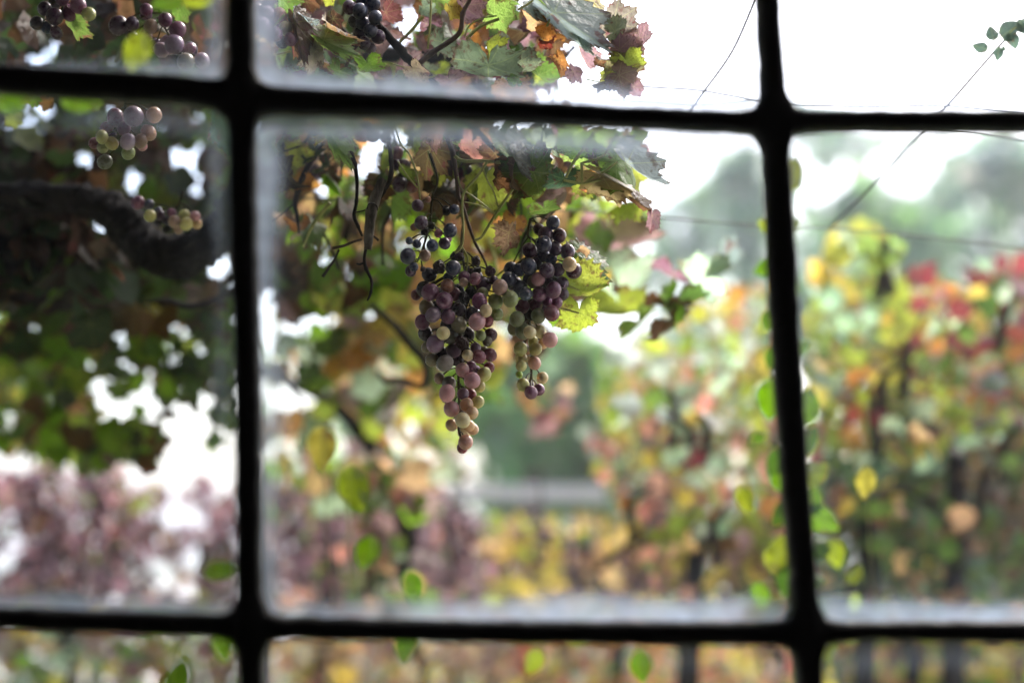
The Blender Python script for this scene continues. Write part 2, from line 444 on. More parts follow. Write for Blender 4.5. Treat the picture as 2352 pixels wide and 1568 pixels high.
def ovate_leaf(name, seed, n=22):
    rs = random.Random(seed); V, UV, RIM = [(0, 0.35, 0)], [(0, .35)], [0.0]
    for q in (0.55, 1.0):
        for i in range(n):
            t = 2 * math.pi * i / n
            y = 0.5 - 0.5 * math.cos(t); hw = 0.36 * math.sin(math.pi * min(1, y) ** 0.8) ** 0.75 * (1 - 0.15 * y)
            x = hw * (1 if math.sin(t) > 0 else -1) if 0 < i < n and i != n // 2 else 0
            y = 0.35 + (y - 0.35) * q; x *= q
            V.append((x, y, -0.25 * abs(x) - 0.12 * y * y + 0.03 * math.sin(5 * t + seed))); UV.append((x, y)); RIM.append(q * .5)
    F = [(0, 1 + i, 1 + (i + 1) % n) for i in range(n)]
    for i in range(n): F.append((1 + i, 1 + n + i, 1 + n + (i + 1) % n, 1 + (i + 1) % n))
    return finish_leaf(name, V, F, UV, RIM, M_IVY)
OVATE = [ovate_leaf('creeper_leaf', s) for s in (1, 2, 3)]

def leaf_frame(j, t, roll=0.0, face=None):
    """placement of a leaf: j = where the stalk joins, t = tip, roll turns it about its midrib"""
    y = t - j; L = y.length; y = y / L
    f = face if face is not None else (CAM - j).normalized()
    z = (f - y * f.dot(y))
    if z.length < 1e-3: z = Vector((0, 0, 1)) - y * y.z
    z.normalize()
    z = Matrix.Rotation(roll, 3, y) @ z
    x = y.cross(z)
    M = Matrix((x, y, z)).transposed().to_4x4()
    return Matrix.Translation(j) @ M @ Matrix.Scale(L, 4)

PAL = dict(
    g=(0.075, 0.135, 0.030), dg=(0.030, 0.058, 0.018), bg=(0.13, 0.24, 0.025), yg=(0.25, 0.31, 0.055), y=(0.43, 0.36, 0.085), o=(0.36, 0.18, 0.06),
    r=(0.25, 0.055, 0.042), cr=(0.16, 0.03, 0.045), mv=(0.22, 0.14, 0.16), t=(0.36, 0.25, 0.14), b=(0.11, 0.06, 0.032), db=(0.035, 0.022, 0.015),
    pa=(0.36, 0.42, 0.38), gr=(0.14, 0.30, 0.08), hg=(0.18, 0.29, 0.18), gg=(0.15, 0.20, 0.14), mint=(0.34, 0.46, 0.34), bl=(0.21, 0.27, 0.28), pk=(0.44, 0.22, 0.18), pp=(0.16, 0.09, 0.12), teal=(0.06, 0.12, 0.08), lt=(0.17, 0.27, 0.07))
def vary(c, rs, s=0.18):
    k = 1 + rs.uniform(-s, s)
    return tuple(max(0.004, x * k * (1 + rs.uniform(-s, s) * 0.5)) for x in c)
def pick(pal, rs):
    tot = sum(wt for _, wt in pal); q = rs.uniform(0, tot)
    for nme, wt in pal:
        q -= wt
        if q <= 0: return PAL[nme]
    return PAL[pal[-1][0]]
def pal(s):
    out = []
    for tok in s.split():
        k, _, wt = tok.partition(':'); out.append((k, float(wt or 1)))
    return out
def inside(p, poly):
    x, y = p; c = False; n = len(poly)
    for i in range(n):
        (x0, y0), (x1, y1) = poly[i], poly[i - 1]
        if (y0 > y) != (y1 > y) and x < (x1 - x0) * (y - y0) / (y1 - y0) + x0: c = not c
    return c
def in_hole(p, holes):
    for h in holes:
        if isinstance(h, tuple):
            if (p[0] - h[0]) ** 2 + (p[1] - h[1]) ** 2 < h[2] ** 2: return True
        elif inside(p, h): return True
    return False
def clustered(palette, seed):
    tot = sum(wt for _, wt in palette); pl = list(palette); random.Random(seed).shuffle(pl)
    def f(p, rs):
        q = .5 + .85 * mnoise.noise(Vector((p[0] / 105, p[1] / 105, seed * 1.37))) + rs.gauss(0, .17)
        q = (q % 1.0) * tot
        for nme, wt in pl:
            q -= wt
            if q <= 0: return [(nme, 1)]
        return [pl[-1]]
    return f
def spot(poly, rs, holes=()):
    xs = [p[0] for p in poly]; ys = [p[1] for p in poly]
    for _ in range(60):
        p = (rs.uniform(min(xs), max(xs)), rs.uniform(min(ys), max(ys)))
        if inside(p, poly) and not in_hole(p, holes): return p
    return None
def rand_leaf_matrix(c, L, rs, up=0.35):
    """a leaf hanging by its stalk: tip mostly down, blade turned any way"""
    d = Vector((rs.gauss(0, .6), rs.gauss(0, .6), -0.75 + rs.gauss(0, .5))).normalized()
    nrm = Vector((rs.gauss(0, 1), rs.gauss(0, 1) - 0.6, rs.gauss(0, 1) + up)).normalized()
    return leaf_frame(c - d * L * 0.4, c + d * L * 0.6, 0.0, nrm)
SPARKS = [(452, 408, 17), (406, 358, 8), (452, 352, 8), (308, 420, 10), (197, 367, 7), (488, 452, 9), (233, 520, 12), (85, 250, 12), (65, 218, 9), (337, 662, 8), (366, 684, 6), (500, 622, 18), (370, 772, 12),
          (838, 335, 18), (877, 325, 20), (905, 332, 16), (730, 431, 14), (842, 380, 10), (817, 645, 18), (932, 472, 10), (945, 40, 38), (920, 85, 22), (1020, 25, 14), (850, 160, 12), (860, 202, 8), (1040, 145, 16), (1130, 135, 14),
          (350, 15, 9), (433, 10, 6), (127, 107, 8), (78, 132, 7), (1290, 130, 14), (1320, 165, 18), (1385, 60, 30), (1350, 10, 22), (690, 560, 8), (560, 300, 6), (150, 600, 7), (20, 560, 8), (260, 250, 6)]
def sparks(L_, d):
    m = .40 * L_ / d * FPX
    return [(x, y, r * .6 + m) for x, y, r in SPARKS]
def scatter(parent, n, poly, d0, d1, palette, seed, size=(0.075, 0.12), holes=(), meshes=None, gaps=False, patches=False):
    rs = random.Random(seed); palette = pal(palette) if isinstance(palette, str) else palette
    if patches: palette = clustered(palette, seed % 97)
    meshes = meshes or LOW; made = 0
    if gaps: holes = list(holes) + sparks(sum(size) / 2, (d0 + d1) / 2)
    for _ in range(n):
        p = spot(poly, rs, holes)
        if p is None: continue
        d = rs.uniform(d0, d1); L = rs.uniform(*size)
        col = vary(pick(palette(p, rs) if callable(palette) else palette, rs), rs)
        part('leaf', rs.choice(meshes), parent, rand_leaf_matrix(P(p[0], p[1], d), L, rs), col); made += 1
    return made
# one simple folded leaf for masses
MASS_V = np.array([(0, 0, 0), (-.42, .28, -.10), (-.30, .75, -.12), (0, 1, -.08), (.30, .75, -.12), (.42, .28, -.10)], np.float32)
MASS_F = np.array([(0, 3, 2, 1), (0, 5, 4, 3)], np.int32)
def mass_mesh(name, centres, sizes, cols, rs, mat=None):
    n = len(centres); V = np.empty((n, 6, 3), np.float32)
    for i, (c, L) in enumerate(zip(centres, sizes)):
        M = rand_leaf_matrix(Vector(c), L, rs)
        A = np.array(M)[:3]; V[i] = MASS_V @ A[:, :3].T + A[:, 3]
    F = (MASS_F[None] + (np.arange(n) * 6)[:, None, None]).reshape(-1, 4)
    me = fast_mesh(name, V.reshape(-1, 3), F, [mat or M_MASS])
    C = np.repeat(np.concatenate([np.asarray(cols, np.float32), np.ones((n, 1), np.float32)], 1), 6, 0)
    at = me.attributes.new('leafcol', 'FLOAT_COLOR', 'POINT'); at.data.foreach_set('color', C.ravel())
    at = me.attributes.new('rim', 'FLOAT', 'POINT'); at.data.foreach_set('value', np.tile(np.array([0, .8, .8, 1, .8, .8], np.float32), n))
    ul = me.uv_layers.new(name='leaf'); vi = F.ravel()
    ul.data.foreach_set('uv', np.tile(MASS_V[:, :2], (n, 1))[vi].ravel())
    return me
def mass(parent, n, poly, d0, d1, palette, seed, size=(0.08, 0.13), holes=(), gaps=False, patches=False):
    if gaps: holes = list(holes) + sparks(sum(size) / 2, (d0 + d1) / 2)
    rs = random.Random(seed); palette = pal(palette); C, S, K_ = [], [], []
    if patches: palette = clustered(palette, patches % 97)
    for _ in range(n):
        p = spot(poly, rs, holes)
        if p is None: continue
        d = rs.uniform(d0, d1); C.append(tuple(P(p[0], p[1], d))); S.append(rs.uniform(*size)); K_.append(vary(pick(palette(p, rs) if callable(palette) else palette, rs), rs))
    return part('foliage', mass_mesh('foliage', C, S, K_, rs), parent, kind='stuff')

# ================================================================== STRUCTURE: the room, the ground
# the dark room the picture is taken from; its outer wall carries the window
WC = {}
def crossing(u, v): return PW(u, v)
SPX = PW(1785, 784).x - PW(572, 784).x
SPZ = PW(1176, 250).z - PW(1176, 1450).z
X0, X1 = PW(572, 784).x - SPX, PW(1795, 784).x + SPX
Z1, Z0 = PW(1176, 250).z + SPZ, PW(1176, 1450).z - SPZ
def wall_with_hole():
    T = 0.05
    y0, y1 = WIN_Y - 0.05, WIN_Y + 0.045
    xa, xb, za, zb = -2.6, 2.6, 0.0, 3.16
    return boxes('house_wall', [((xa, y0, za), (X0 - T, y1, zb)), ((X1 + T, y0, za), (xb, y1, zb)),
                                ((X0 - T, y0, za), (X1 + T, y1, Z0 - T)), ((X0 - T, y0, Z1 + T), (X1 + T, y1, zb))], M_PLASTER)
structure('house_wall', wall_with_hole())
structure('room_wall', boxes('room_wall', [((-2.6, -2.6, 0), (-2.45, WIN_Y - .052, 3.0)), ((2.45, -2.6, 0), (2.6, WIN_Y - .052, 3.0)), ((-2.45, -2.6, 0), (2.45, -2.45, 3.0))], M_ROOM))
structure('room_ceiling', boxes('room_ceiling', [((-2.6, -2.6, 3.0), (2.6, WIN_Y - .052, 3.15))], M_ROOM))
structure('room_floor', boxes('room_floor', [((-2.44, -2.44, 0.004), (2.44, WIN_Y - .054, 0.02))], M_ROOM))
# inner lining so that the room side of the window wall is dark too
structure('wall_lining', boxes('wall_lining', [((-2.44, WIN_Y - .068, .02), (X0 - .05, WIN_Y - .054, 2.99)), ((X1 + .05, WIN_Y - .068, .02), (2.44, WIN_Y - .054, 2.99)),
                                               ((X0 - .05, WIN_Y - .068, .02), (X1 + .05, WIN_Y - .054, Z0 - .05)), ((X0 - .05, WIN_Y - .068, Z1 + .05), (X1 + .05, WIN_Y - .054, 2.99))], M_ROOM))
def ground():
    V, F = [], []
    xs = [-900, -300, -100, -40, -20, -10, -5, 0, 5, 10, 20, 40, 100, 300, 900]; ys = [-300, -60, -10, 0, 4, 8, 12, 20, 40, 80, 160, 400, 900]
    for yy in ys:
        for x in xs: V.append((x, yy, 0.0 if yy < 8 else -0.012 * min(yy - 8, 300)))
    n = len(xs)
    for i in range(len(ys) - 1):
        for k in range(n - 1): F.append((i * n + k, i * n + k + 1, (i + 1) * n + k + 1, (i + 1) * n + k))
    return mesh('ground', V, F, [M_GROUND])
structure('ground', ground())
def gravel():
    pts = [(-30, 14), (-1.6, 14), (-2.5, 40), (-6, 80), (-60, 80)]
    V = [(x, y, -0.012 * (y - 8) + 0.05) for x, y in pts]
    return mesh('gravel_yard', V, [(0, 1, 2, 3, 4)], [M_GRAVEL], smooth=False)
structure('gravel_yard', gravel())

# ================================================================== THE WINDOW
win = root('window', (0, WIN_Y, Z0), 'old black barred window with grimy glass panes between room and garden', 'window')
LV = [(-700, 548), (0, 555), (500, 560), (900, 571), (1300, 574), (1568, 579), (2300, 584)]         # (v, u) centre lines
RV = [(-700, 1722), (0, 1762), (200, 1774), (500, 1790), (700, 1800), (900, 1812), (1100, 1825), (1300, 1842), (1568, 1858), (2300, 1890)]
TH = [(-650, 160), (0, 183), (200, 196), (400, 206), (600, 233), (1000, 247), (1400, 269), (1700, 282), (1900, 280), (2352, 281), (3000, 284)]   # (u, v)
BH = [(-650, 1405), (0, 1418), (300, 1428), (540, 1437), (700, 1441), (1000, 1447), (1400, 1452), (1800, 1453), (2000, 1447), (2352, 1450), (3000, 1452)]
def interp(tab, x):
    if x <= tab[0][0]: return tab[0][1]
    for (a, b), (c, d) in zip(tab, tab[1:]):
        if x <= c: return b + (d - b) * (x - a) / (c - a)
    return tab[-1][1]
def cross_pt(vt, ht):
    u, v = 800, 700
    for _ in range(6):
        u = interp(vt, v); v = interp(ht, u)
    return u, v
CR = {(i, k): cross_pt(a, b) for i, a in enumerate((LV, RV)) for k, b in enumerate((TH, BH))}
def bar(name, pts, hw, crosses, seed, depth=0.026, y0=WIN_Y - 0.013):
    """pts: [(u, v)] along the bar; hw(t) half width in print pixels"""
    n = 150; V, F = [], []
    cum = [0]
    for a, b in zip(pts, pts[1:]): cum.append(cum[-1] + math.dist(a, b))
    pu = list(zip(cum, [p[0] for p in pts])); pv = list(zip(cum, [p[1] for p in pts]))
    rs = random.Random(seed)
    for i in range(n):
        s = cum[-1] * i / (n - 1)
        u, v = interp(pu, s), interp(pv, s)
        e = 6.0; du, dv = interp(pu, s + e) - interp(pu, s - e), interp(pv, s + e) - interp(pv, s - e)
        l = math.hypot(du, dv) or 1; nu, nv = -dv / l, du / l
        near = min((math.dist((u, v), c) for c in crosses), default=1e9)
        flare = 20 * math.exp(-max(0, near - 34) / 13.0)
        h = []
        for side in (1, -1):
            w_ = hw(u, v) + 4.5 + flare + 3.4 * mnoise.noise(Vector((s * 0.028, seed * 3.1 + side, 0))) + 2.4 * mnoise.noise(Vector((s * 0.09, seed + side * 5, 2)))
            h.append(w_)
        ring = []
        for (side, k, dy) in ((-1, 0.72, 0), (1, 0.72, 0), (1, 1.0, depth * .3), (1, 1.0, depth * .75), (1, .8, depth), (-1, .8, depth), (-1, 1.0, depth * .75), (-1, 1.0, depth * .3)):
            wd = h[0 if side > 0 else 1] * k * side
            p = PW(u + nu * wd, v + nv * wd); ring.append((p.x, y0 + dy, p.z))
        o = len(V); V += ring
        if i:
            for k in range(8): F.append((o - 8 + k, o + k, o + (k + 1) % 8, o - 8 + (k + 1) % 8))
    return mesh('glazing_bar', V, F, [M_IRON])
crs = list(CR.values())
part('glazing_bar', bar('lv', [(u, v) for v, u in LV], lambda u, v: 28 - 2 * (v > 700), crs, 1), win)
part('glazing_bar', bar('rv', [(u, v) for v, u in RV], lambda u, v: interp([(0, 20), (300, 24), (600, 28), (1200, 26), (1568, 25)], v), crs, 2), win)
part('glazing_bar', bar('th', TH, lambda u, v: interp([(0, 28), (500, 28), (1000, 22), (1400, 19), (2352, 18)], u), crs, 3, depth=.024, y0=WIN_Y - .012), win)
part('glazing_bar', bar('bh', BH, lambda u, v: interp([(0, 22), (1000, 22), (1700, 24), (2000, 17), (2352, 23)], u), crs, 4, depth=.024, y0=WIN_Y - .012), win)
fy0, fy1 = WIN_Y - 0.03, WIN_Y + 0.03
part('frame', boxes('frame', [((X0 - .048, fy0, Z0 - .048), (X0, fy1, Z1 + .048)), ((X1, fy0, Z0 - .048), (X1 + .048, fy1, Z1 + .048)),
                              ((X0, fy0, Z0 - .048), (X1, fy1, Z0)), ((X0, fy0, Z1), (X1, fy1, Z1 + .048))], M_IRON), win)
def pane(c00, c10, c11, c01):
    """corners lower left, lower right, upper right, upper left (world); 3 mm glass"""
    ya, yb = WIN_Y + 0.0005, WIN_Y + 0.0035
    cs = [c00, c10, c11, c01]
    V = [(c.x, ya, c.z) for c in cs] + [(c.x, yb, c.z) for c in cs]
    F = [(0, 1, 2, 3), (7, 6, 5, 4), (0, 4, 5, 1), (1, 5, 6, 2), (2, 6, 7, 3), (3, 7, 4, 0)]
    me = mesh('pane', V, F, [M_FILM, M_CLEAR], smooth=False)
    for i, p in enumerate(me.polygons): p.material_index = 0 if i == 0 else 1
    ul = me.uv_layers.new(name='pane'); q = [(0, 0), (1, 0), (1, 1), (0, 1)]
    for l in me.loops: ul.data[l.index].uv = q[l.vertex_index % 4]
    return me
def grid_pt(i, k):       # i: 0 frame, 1 left bar, 2 right bar, 3 frame; k: 0 top .. 3 bottom
    if i in (1, 2) and k in (1, 2): return PW(*CR[(i - 1, k - 1)])
    if i in (1, 2):
        base = PW(*CR[(i - 1, 0 if k == 0 else 1)]); return Vector((base.x, WIN_Y, Z1 if k == 0 else Z0))
    if k in (1, 2):
        base = PW(*CR[(0 if i == 0 else 1, k - 1)]); return Vector((X0 if i == 0 else X1, WIN_Y, base.z))
    return Vector((X0 if i == 0 else X1, WIN_Y, Z1 if k == 0 else Z0))
GRIME = [[(.4, .42, .3, .42), (.45, .08, .3, .62), (.10, .3, .3, .42)],       # per pane: left, right, top, bottom edge; rows from the top
         [(.4, .28, .18, .70), (.54, .06, .62, .72), (.08, .3, .22, .62)],
         [(.4, .25, .12, .5), (.32, .08, .08, .5), (.08, .3, .10, .5)]]
for i in range(3):
    for k in range(3):
        g_ = 0.0008                                   # neighbours stop short of each other inside the bars
        a, b, c, d = grid_pt(i, k + 1), grid_pt(i + 1, k + 1), grid_pt(i + 1, k), grid_pt(i, k)
        q = part('pane', pane(a + Vector((g_, 0, g_)), b + Vector((-g_, 0, g_)), c + Vector((-g_, 0, -g_)), d + Vector((g_, 0, -g_))), win)
        q.color = GRIME[k][i]

# ------------------------------------------------------------------ the creeper on the outside of the window
cre = root('window_creeper', (PW(1790, 784).x, WIN_Y + .03, Z0), 'small round-leaved green creeper climbing the outside of the black window bars', 'creeper')
CREEP = [  # u, v, radius, colour, tip angle (deg, 0 = up, clockwise)
    (1838, 397, 34, 'yg', 20), (1826, 515, 24, 'yg', 60), (1830, 650, 24, 'bg', 150), (1756, 525, 26, 'yg', 300), (1748, 615, 26, 'bg', 250), (1756, 735, 26, 'g', 200),
    (1750, 918, 40, 'bg', 185), (1866, 932, 40, 'bg', 10), (1888, 1085, 36, 'yg', 60), (1985, 1108, 36, 'y', 190), (1903, 1195, 42, 'bg', 120), (1782, 1178, 32, 'g', 220),
    (1918, 1272, 36, 'yg', 170), (1962, 1316, 26, 'yg', 30), (1880, 1325, 28, 'bg', 100), (1966, 1386, 24, 'yg', 185), (1744, 1370, 34, 'bg', 180), (1716, 1150, 36, 'yg', 160),
    (1772, 1268, 42, 'yg', 20), (1890, 1500, 44, 'yg', 60), (1912, 1552, 40, 'y', 130), (1474, 1532, 40, 'bg', 170), (843, 1270, 42, 'bg', 200), (946, 1352, 44, 'bg', 175),
    (934, 1484, 42, 'g', 190), (818, 1122, 56, 'yg', 160), (738, 1030, 54, 'y', 185), (408, 1556, 48, 'bg', 20), (506, 1312, 40, 'bg', 80), (508, 1488, 36, 'bg', 170),
    (312, 118, 48, 'yg', 200), (185, 228, 50, 'bg', 100), (28, 226, 50, 'bg', 80), (385, 2, 40, 'g', 250), (452, 0, 40, 'yg', 100), (1797, 152, 12, 'yg', 80),
    (1868, 1010, 34, 'g', 40), (1772, 1060, 32, 'g', 210), (1880, 1150, 30, 'bg', 20), (1790, 1330, 34, 'g', 190), (1898, 1250, 36, 'g', 80), (1764, 820, 26, 'g', 200), (1850, 800, 24, 'bg', 60), (1880, 1400, 34, 'g', 140), (1900, 1470, 40, 'yg', 20), (1788, 1110, 30, 'bg', 150),
    (1770, 1455, 30, 'g', 160), (1880, 1410, 26, 'bg', 40), (1740, 1010, 22, 'g', 240), (1225, 1520, 34, 'yg', 210)]
rs = random.Random(5)
stems = []
for (u, v, r, c, ang) in CREEP:
    y = WIN_Y + 0.015 + rs.uniform(0, 0.010); ub = interp(RV, v)
    if abs(u - ub) < 75: u = ub + (u - ub) * .72; r *= 1.2
    a = R(ang); du, dv = math.sin(a) * r, -math.cos(a) * r
    j, t = PW(u - du, v - dv, y), PW(u + du, v + dv, y + rs.uniform(-.004, .008))
    part('leaf', rs.choice(OVATE), cre, leaf_frame(j, t, R(rs.uniform(-25, 25))), vary(dict(bg=(.085, .17, .010), g=(.05, .11, .012), yg=(.16, .21, .018), y=(.27, .25, .05))[c], rs, .12))
    # its little stalk back to the runner on the nearest bar
    us = interp(RV, v) if u > 1250 else interp(LV, v)
    if abs(us - u) < 150: stems.append(([j, PW((us + u - du) / 2, v - dv + 10, y - .006), PW(us, v - dv + 34, WIN_Y + .0165)], [.0006, .0007, .0009]))
    else:
        vb = interp(BH, u) if v > 700 else interp(TH, u)
        stems.append(([j, PW(u - du + 6, (vb + v - dv) / 2, y - .006), PW(u - du + 30, vb, WIN_Y + .0165)], [.0006, .0007, .0009]))
stems.append(([PW(interp(RV, v) + 6 * math.sin(v / 60), v, WIN_Y + .0175) for v in range(-60, 1700, 80)], [.0012] * 22))
stems.append(([PW(u, interp(BH, u) + 5 * math.sin(u / 70), WIN_Y + .0175) for u in range(300, 1860, 80)], [.0011] * 20))
stems.append(([PW(u, interp(TH, u) + 5 * math.sin(u / 70), WIN_Y + .0175) for u in range(-40, 560, 60)], [.0011] * 10))
for pts, rr in stems: part('stem', tube('stem', pts, rr, M_GREENSTEM, sides=5, per=3), cre)

# ================================================================== GRAPES
def grape_mesh(name='grape', nu=20, nv=12, long=1.06):
    V = [(0, 0, long)]
    for i in range(1, nv):
        a = math.pi * i / nv
        for k in range(nu):
            b = 2 * math.pi * k / nu
            V.append((math.sin(a) * math.cos(b), math.sin(a) * math.sin(b), long * math.cos(a)))
    V.append((0, 0, -long)); L = len(V) - 1; F = []
    for k in range(nu):
        F.append((0, 1 + k, 1 + (k + 1) % nu)); b = 1 + (nv - 2) * nu; F.append((L, b + (k + 1) % nu, b + k))
    for i in range(nv - 2):
        for k in range(nu):
            a = 1 + i * nu; F.append((a + k, a + nu + k, a + nu + (k + 1) % nu, a + (k + 1) % nu))
    return V, F
gv, gf = grape_mesh(); GRAPE = mesh('grape', gv, gf, [M_GRAPE])
gv, gf = grape_mesh(nu=12, nv=7); GRAPE_LOW = mesh('grape', gv, gf, [M_GRAPE])
def raisin_mesh(seed):
    V, F = grape_mesh(nu=18, nv=11); out = []
    for v in V:
        v = Vector(v); r = 1 + 0.30 * mnoise.noise(v * 1.6 + Vector((seed, 0, 0))) + 0.16 * mnoise.noise(v * 4 + Vector((0, seed, 0)))
        out.append(Vector((v.x * r, v.y * r * .85, v.z * r)))
    return mesh('raisin', out, F, [M_RAISIN])
RAISIN = [raisin_mesh(3.1), raisin_mesh(8.7)]
GC = dict(DB=(0.020, 0.030, 0.080), D=(0.034, 0.024, 0.038), DP=(0.060, 0.020, 0.058), P=(0.16, 0.052, 0.115), PG=(0.21, 0.135, 0.215), PK=(0.50, 0.26, 0.29), RP=(0.18, 0.052, 0.078),
          R=(0.22, 0.04, 0.06), RD=(0.07, 0.012, 0.024), T=(0.60, 0.42, 0.26), TO=(0.65, 0.41, 0.24), TB=(0.32, 0.21, 0.16), TP=(0.50, 0.27, 0.22), Y=(0.58, 0.46, 0.28), YT=(0.58, 0.50, 0.29),
          YG=(0.46, 0.45, 0.17), G=(0.24, 0.29, 0.12), GN=(0.18, 0.21, 0.12), GT=(0.24, 0.22, 0.13), GP=(0.21, 0.185, 0.165), Gr=(0.26, 0.44, 0.07), GD=(0.11, 0.11, 0.08),
          BR=(0.27, 0.13, 0.08), LI=(0.34, 0.26, 0.36), PE=(0.55, 0.31, 0.24), BK=(0.014, 0.010, 0.012), RW=(0.09, 0.026, 0.036), BU=(0.06, 0.085, 0.15))
for k_ in GC:
    if k_ not in ('DB', 'D', 'DP', 'BK', 'RW', 'RD', 'BU'): GC[k_] = tuple(min(.8, x * 1.32) for x in GC[k_])
def bunch(label, items, depth, zf, scale, rachis, seed, group='grape bunches on the near vine', extra=0, low=False, rthick=.0016, drop=(0, 0, 0)):
    """items: (x, y, r, colour, rank) in crop pixels; a higher rank hangs nearer to the window"""
    rs = random.Random(seed); G = []
    for it in items:
        x, y, r, c = it[:4]; rank = it[4] if len(it) > 4 else 1
        u, v = zf(x, y); G.append([u, v, r / scale / K, c, -0.007 * rank + rs.uniform(-.002, .002)])
    for _ in range(extra):            # berries filling the heart of the bunch
        a, b = rs.choice(G), rs.choice(G)
        if math.dist(a[:2], b[:2]) < 90:
            k = rs.random(); G.append([a[0] + (b[0] - a[0]) * k, a[1] + (b[1] - a[1]) * k, rs.uniform(.8, 1) * a[2], rs.choice([a[3], 'D', 'DP']), rs.uniform(.012, .03)])
    px = depth / FPX
    for _ in range(30):
        for i in range(len(G)):
            for k in range(i):
                A, B = G[i], G[k]
                dd = ((A[0] - B[0]) ** 2 + (A[1] - B[1]) ** 2) * px * px; rr = (A[2] + B[2]) * px * 0.95
                if dd < rr * rr:
                    need = math.sqrt(rr * rr - dd); gap = A[4] - B[4]
                    if abs(gap) < need:
                        s = 0.25 * (need - abs(gap)) * (1 if gap >= 0 else -1); A[4] += s; B[4] -= s
    for A in G: A[4] = max(-.045, min(.06, A[4]))
    rp = [P(*zf(x, y), depth + 0.004) for x, y in rachis]
    top = rp[0]
    rt = root('grape_bunch', top, label, 'grapes', group)
    st = [(rp, [rthick * 1.25] + [rthick] * (len(rp) - 2) + [rthick * .6])]
    for u, v, r, c, dz in G:
        p = P(u, v, depth + dz); rad = r * (depth + dz) / FPX
        ax = Vector((rs.gauss(0, .5), rs.gauss(0, .5), 1)).to_track_quat('Z', 'Y').to_matrix().to_4x4()
        if c in ('BK', 'RW'):
            part('grape', rs.choice(RAISIN), rt, Matrix.Translation(p) @ ax @ Matrix.Scale(rad, 4), vary(GC[c], rs, .1))
        else:
            part('grape', GRAPE_LOW if low else GRAPE, rt, Matrix.Translation(p) @ ax @ Matrix.Diagonal((rad * rs.uniform(1.0, 1.07), rad * rs.uniform(1.0, 1.07), rad * rs.uniform(1.0, 1.10), 1)), vary(GC[c], rs, .12))
        if not low:
            q = min(rp, key=lambda z: (z - p).length + max(0, p.z - z.z + .004) * -.5)
            q2 = min(spline(rp, [1] * len(rp), 6)[0], key=lambda z: (z - (p + Vector((0, 0, .012)))).length)
            e = p + (q2 - p).normalized() * rad * .8 + Vector((0, 0, rad * .3))
            st.append(([q2, (q2 + e) / 2 + Vector((0, 0, .003)), e], [.0008, .0007, .0011]))
    part('stalk', tubes('stalk', st, M_RACHIS, sides=5, per=4), rt)
    return rt
MAIN = [(612,-56,60,'DB',3),(500,-62,52,'RW',2),(425,-2,56,'D',2),(575,20,40,'DB',1),(700,18,48,'P',1),(695,58,34,'TB',3),(785,30,46,'RP',3),(850,80,60,'DP',1),(905,-30,40,'RW',2),(800,-35,34,'BK',2),
 (930,40,35,'DP',1),(790,-110,38,'RW',0),(660,-145,38,'RW',0),(385,110,60,'D',1),(432,135,66,'P',3),(568,85,54,'BR',3),(620,150,55,'RP',1),(322,155,42,'RP',0),(405,255,60,'GT',1),(543,200,66,'P',4),
 (820,205,60,'P',3),(755,140,46,'BK',1),(845,140,42,'G',2),(700,180,46,'BK',1),(660,270,50,'D',0),(945,205,56,'G',2),(868,280,48,'Y',4),(955,308,50,'G',1),(1062,188,60,'G',3),(980,95,58,'TB',3),
 (455,312,58,'PG',4),(372,368,60,'P',2),(573,325,56,'P',3),(657,390,60,'GT',3),(800,365,66,'PK',4),(880,360,48,'R',1),(535,455,52,'YT',4),(592,482,60,'GD',2),(830,475,40,'G',2),(905,470,54,'RD',1),
 (395,460,56,'D',0),(472,540,68,'PG',4),(405,565,42,'GT',1),(685,530,56,'RW',4),(620,590,55,'PG',2),(790,570,42,'PG',2),(882,520,38,'GD',2),(727,628,44,'YT',4),(815,640,52,'RP',4),(905,625,50,'RP',1),
 (447,665,52,'GT',2),(548,690,62,'GP',4),(855,590,30,'GT',1),(685,742,53,'PK',4),(750,720,45,'P',1),(895,725,42,'R',0),(790,745,40,'PG',1),(855,778,54,'YG',2),(762,825,62,'PK',4),(505,810,42,'TB',2),
 (580,850,56,'GP',2),(818,870,45,'YG',1),(740,885,42,'YG',1),(565,925,62,'PK',4),(560,960,42,'GT',1),(690,930,45,'PG',1),(745,945,48,'R',1),(805,995,48,'YG',1),(718,1015,52,'T',2),(600,1048,60,'PK',3),
 (688,1136,60,'YT',4),(762,1080,48,'TO',3),(600,1175,46,'T',2),(735,1180,45,'TO',2),(765,1205,46,'TO',1),(710,1308,56,'TP',3),(685,1352,42,'R',1),(650,440,55,'GD',0),(720,465,60,'D',0),(560,395,50,'D',0),
 (640,660,52,'D',0),(700,600,50,'D',0),(520,610,50,'D',0),(650,120,50,'D',0),(480,250,50,'D',0),(760,300,50,'D',0),(620,-150,34,'BK',0),(745,-20,36,'RW',1)]
bunch('long tapering bunch of mixed purple and tan grapes hanging in the centre', MAIN, 1.65, z2,
      1.96, [(690, -370), (680, -230), (700, -60), (740, 120), (700, 300), (650, 500), (655, 700), (655, 850), (660, 1000), (650, 1110), (660, 1230), (690, 1290)], 101, extra=110)
UPL = [(335,828,46,'DP',2),(362,962,52,'DP',3),(305,998,28,'BR',1),(268,1103,28,'BU',1),(328,1128,32,'DB',3),(258,1225,60,'DB',3),(304,1307,36,'DB',3),(280,1340,44,'DP',1),(450,1140,46,'DB',3),(590,1022,54,'DB',2),
 (497,1045,32,'RP',2),(545,1125,44,'DP',1),(572,1090,30,'P',0),(558,868,36,'BK',2),(622,858,40,'DB',2),(415,778,24,'BR',1),(390,1030,33,'BK',1),(390,1220,44,'TB',1),(375,1325,22,'RW',1),(440,985,30,'BK',0)]
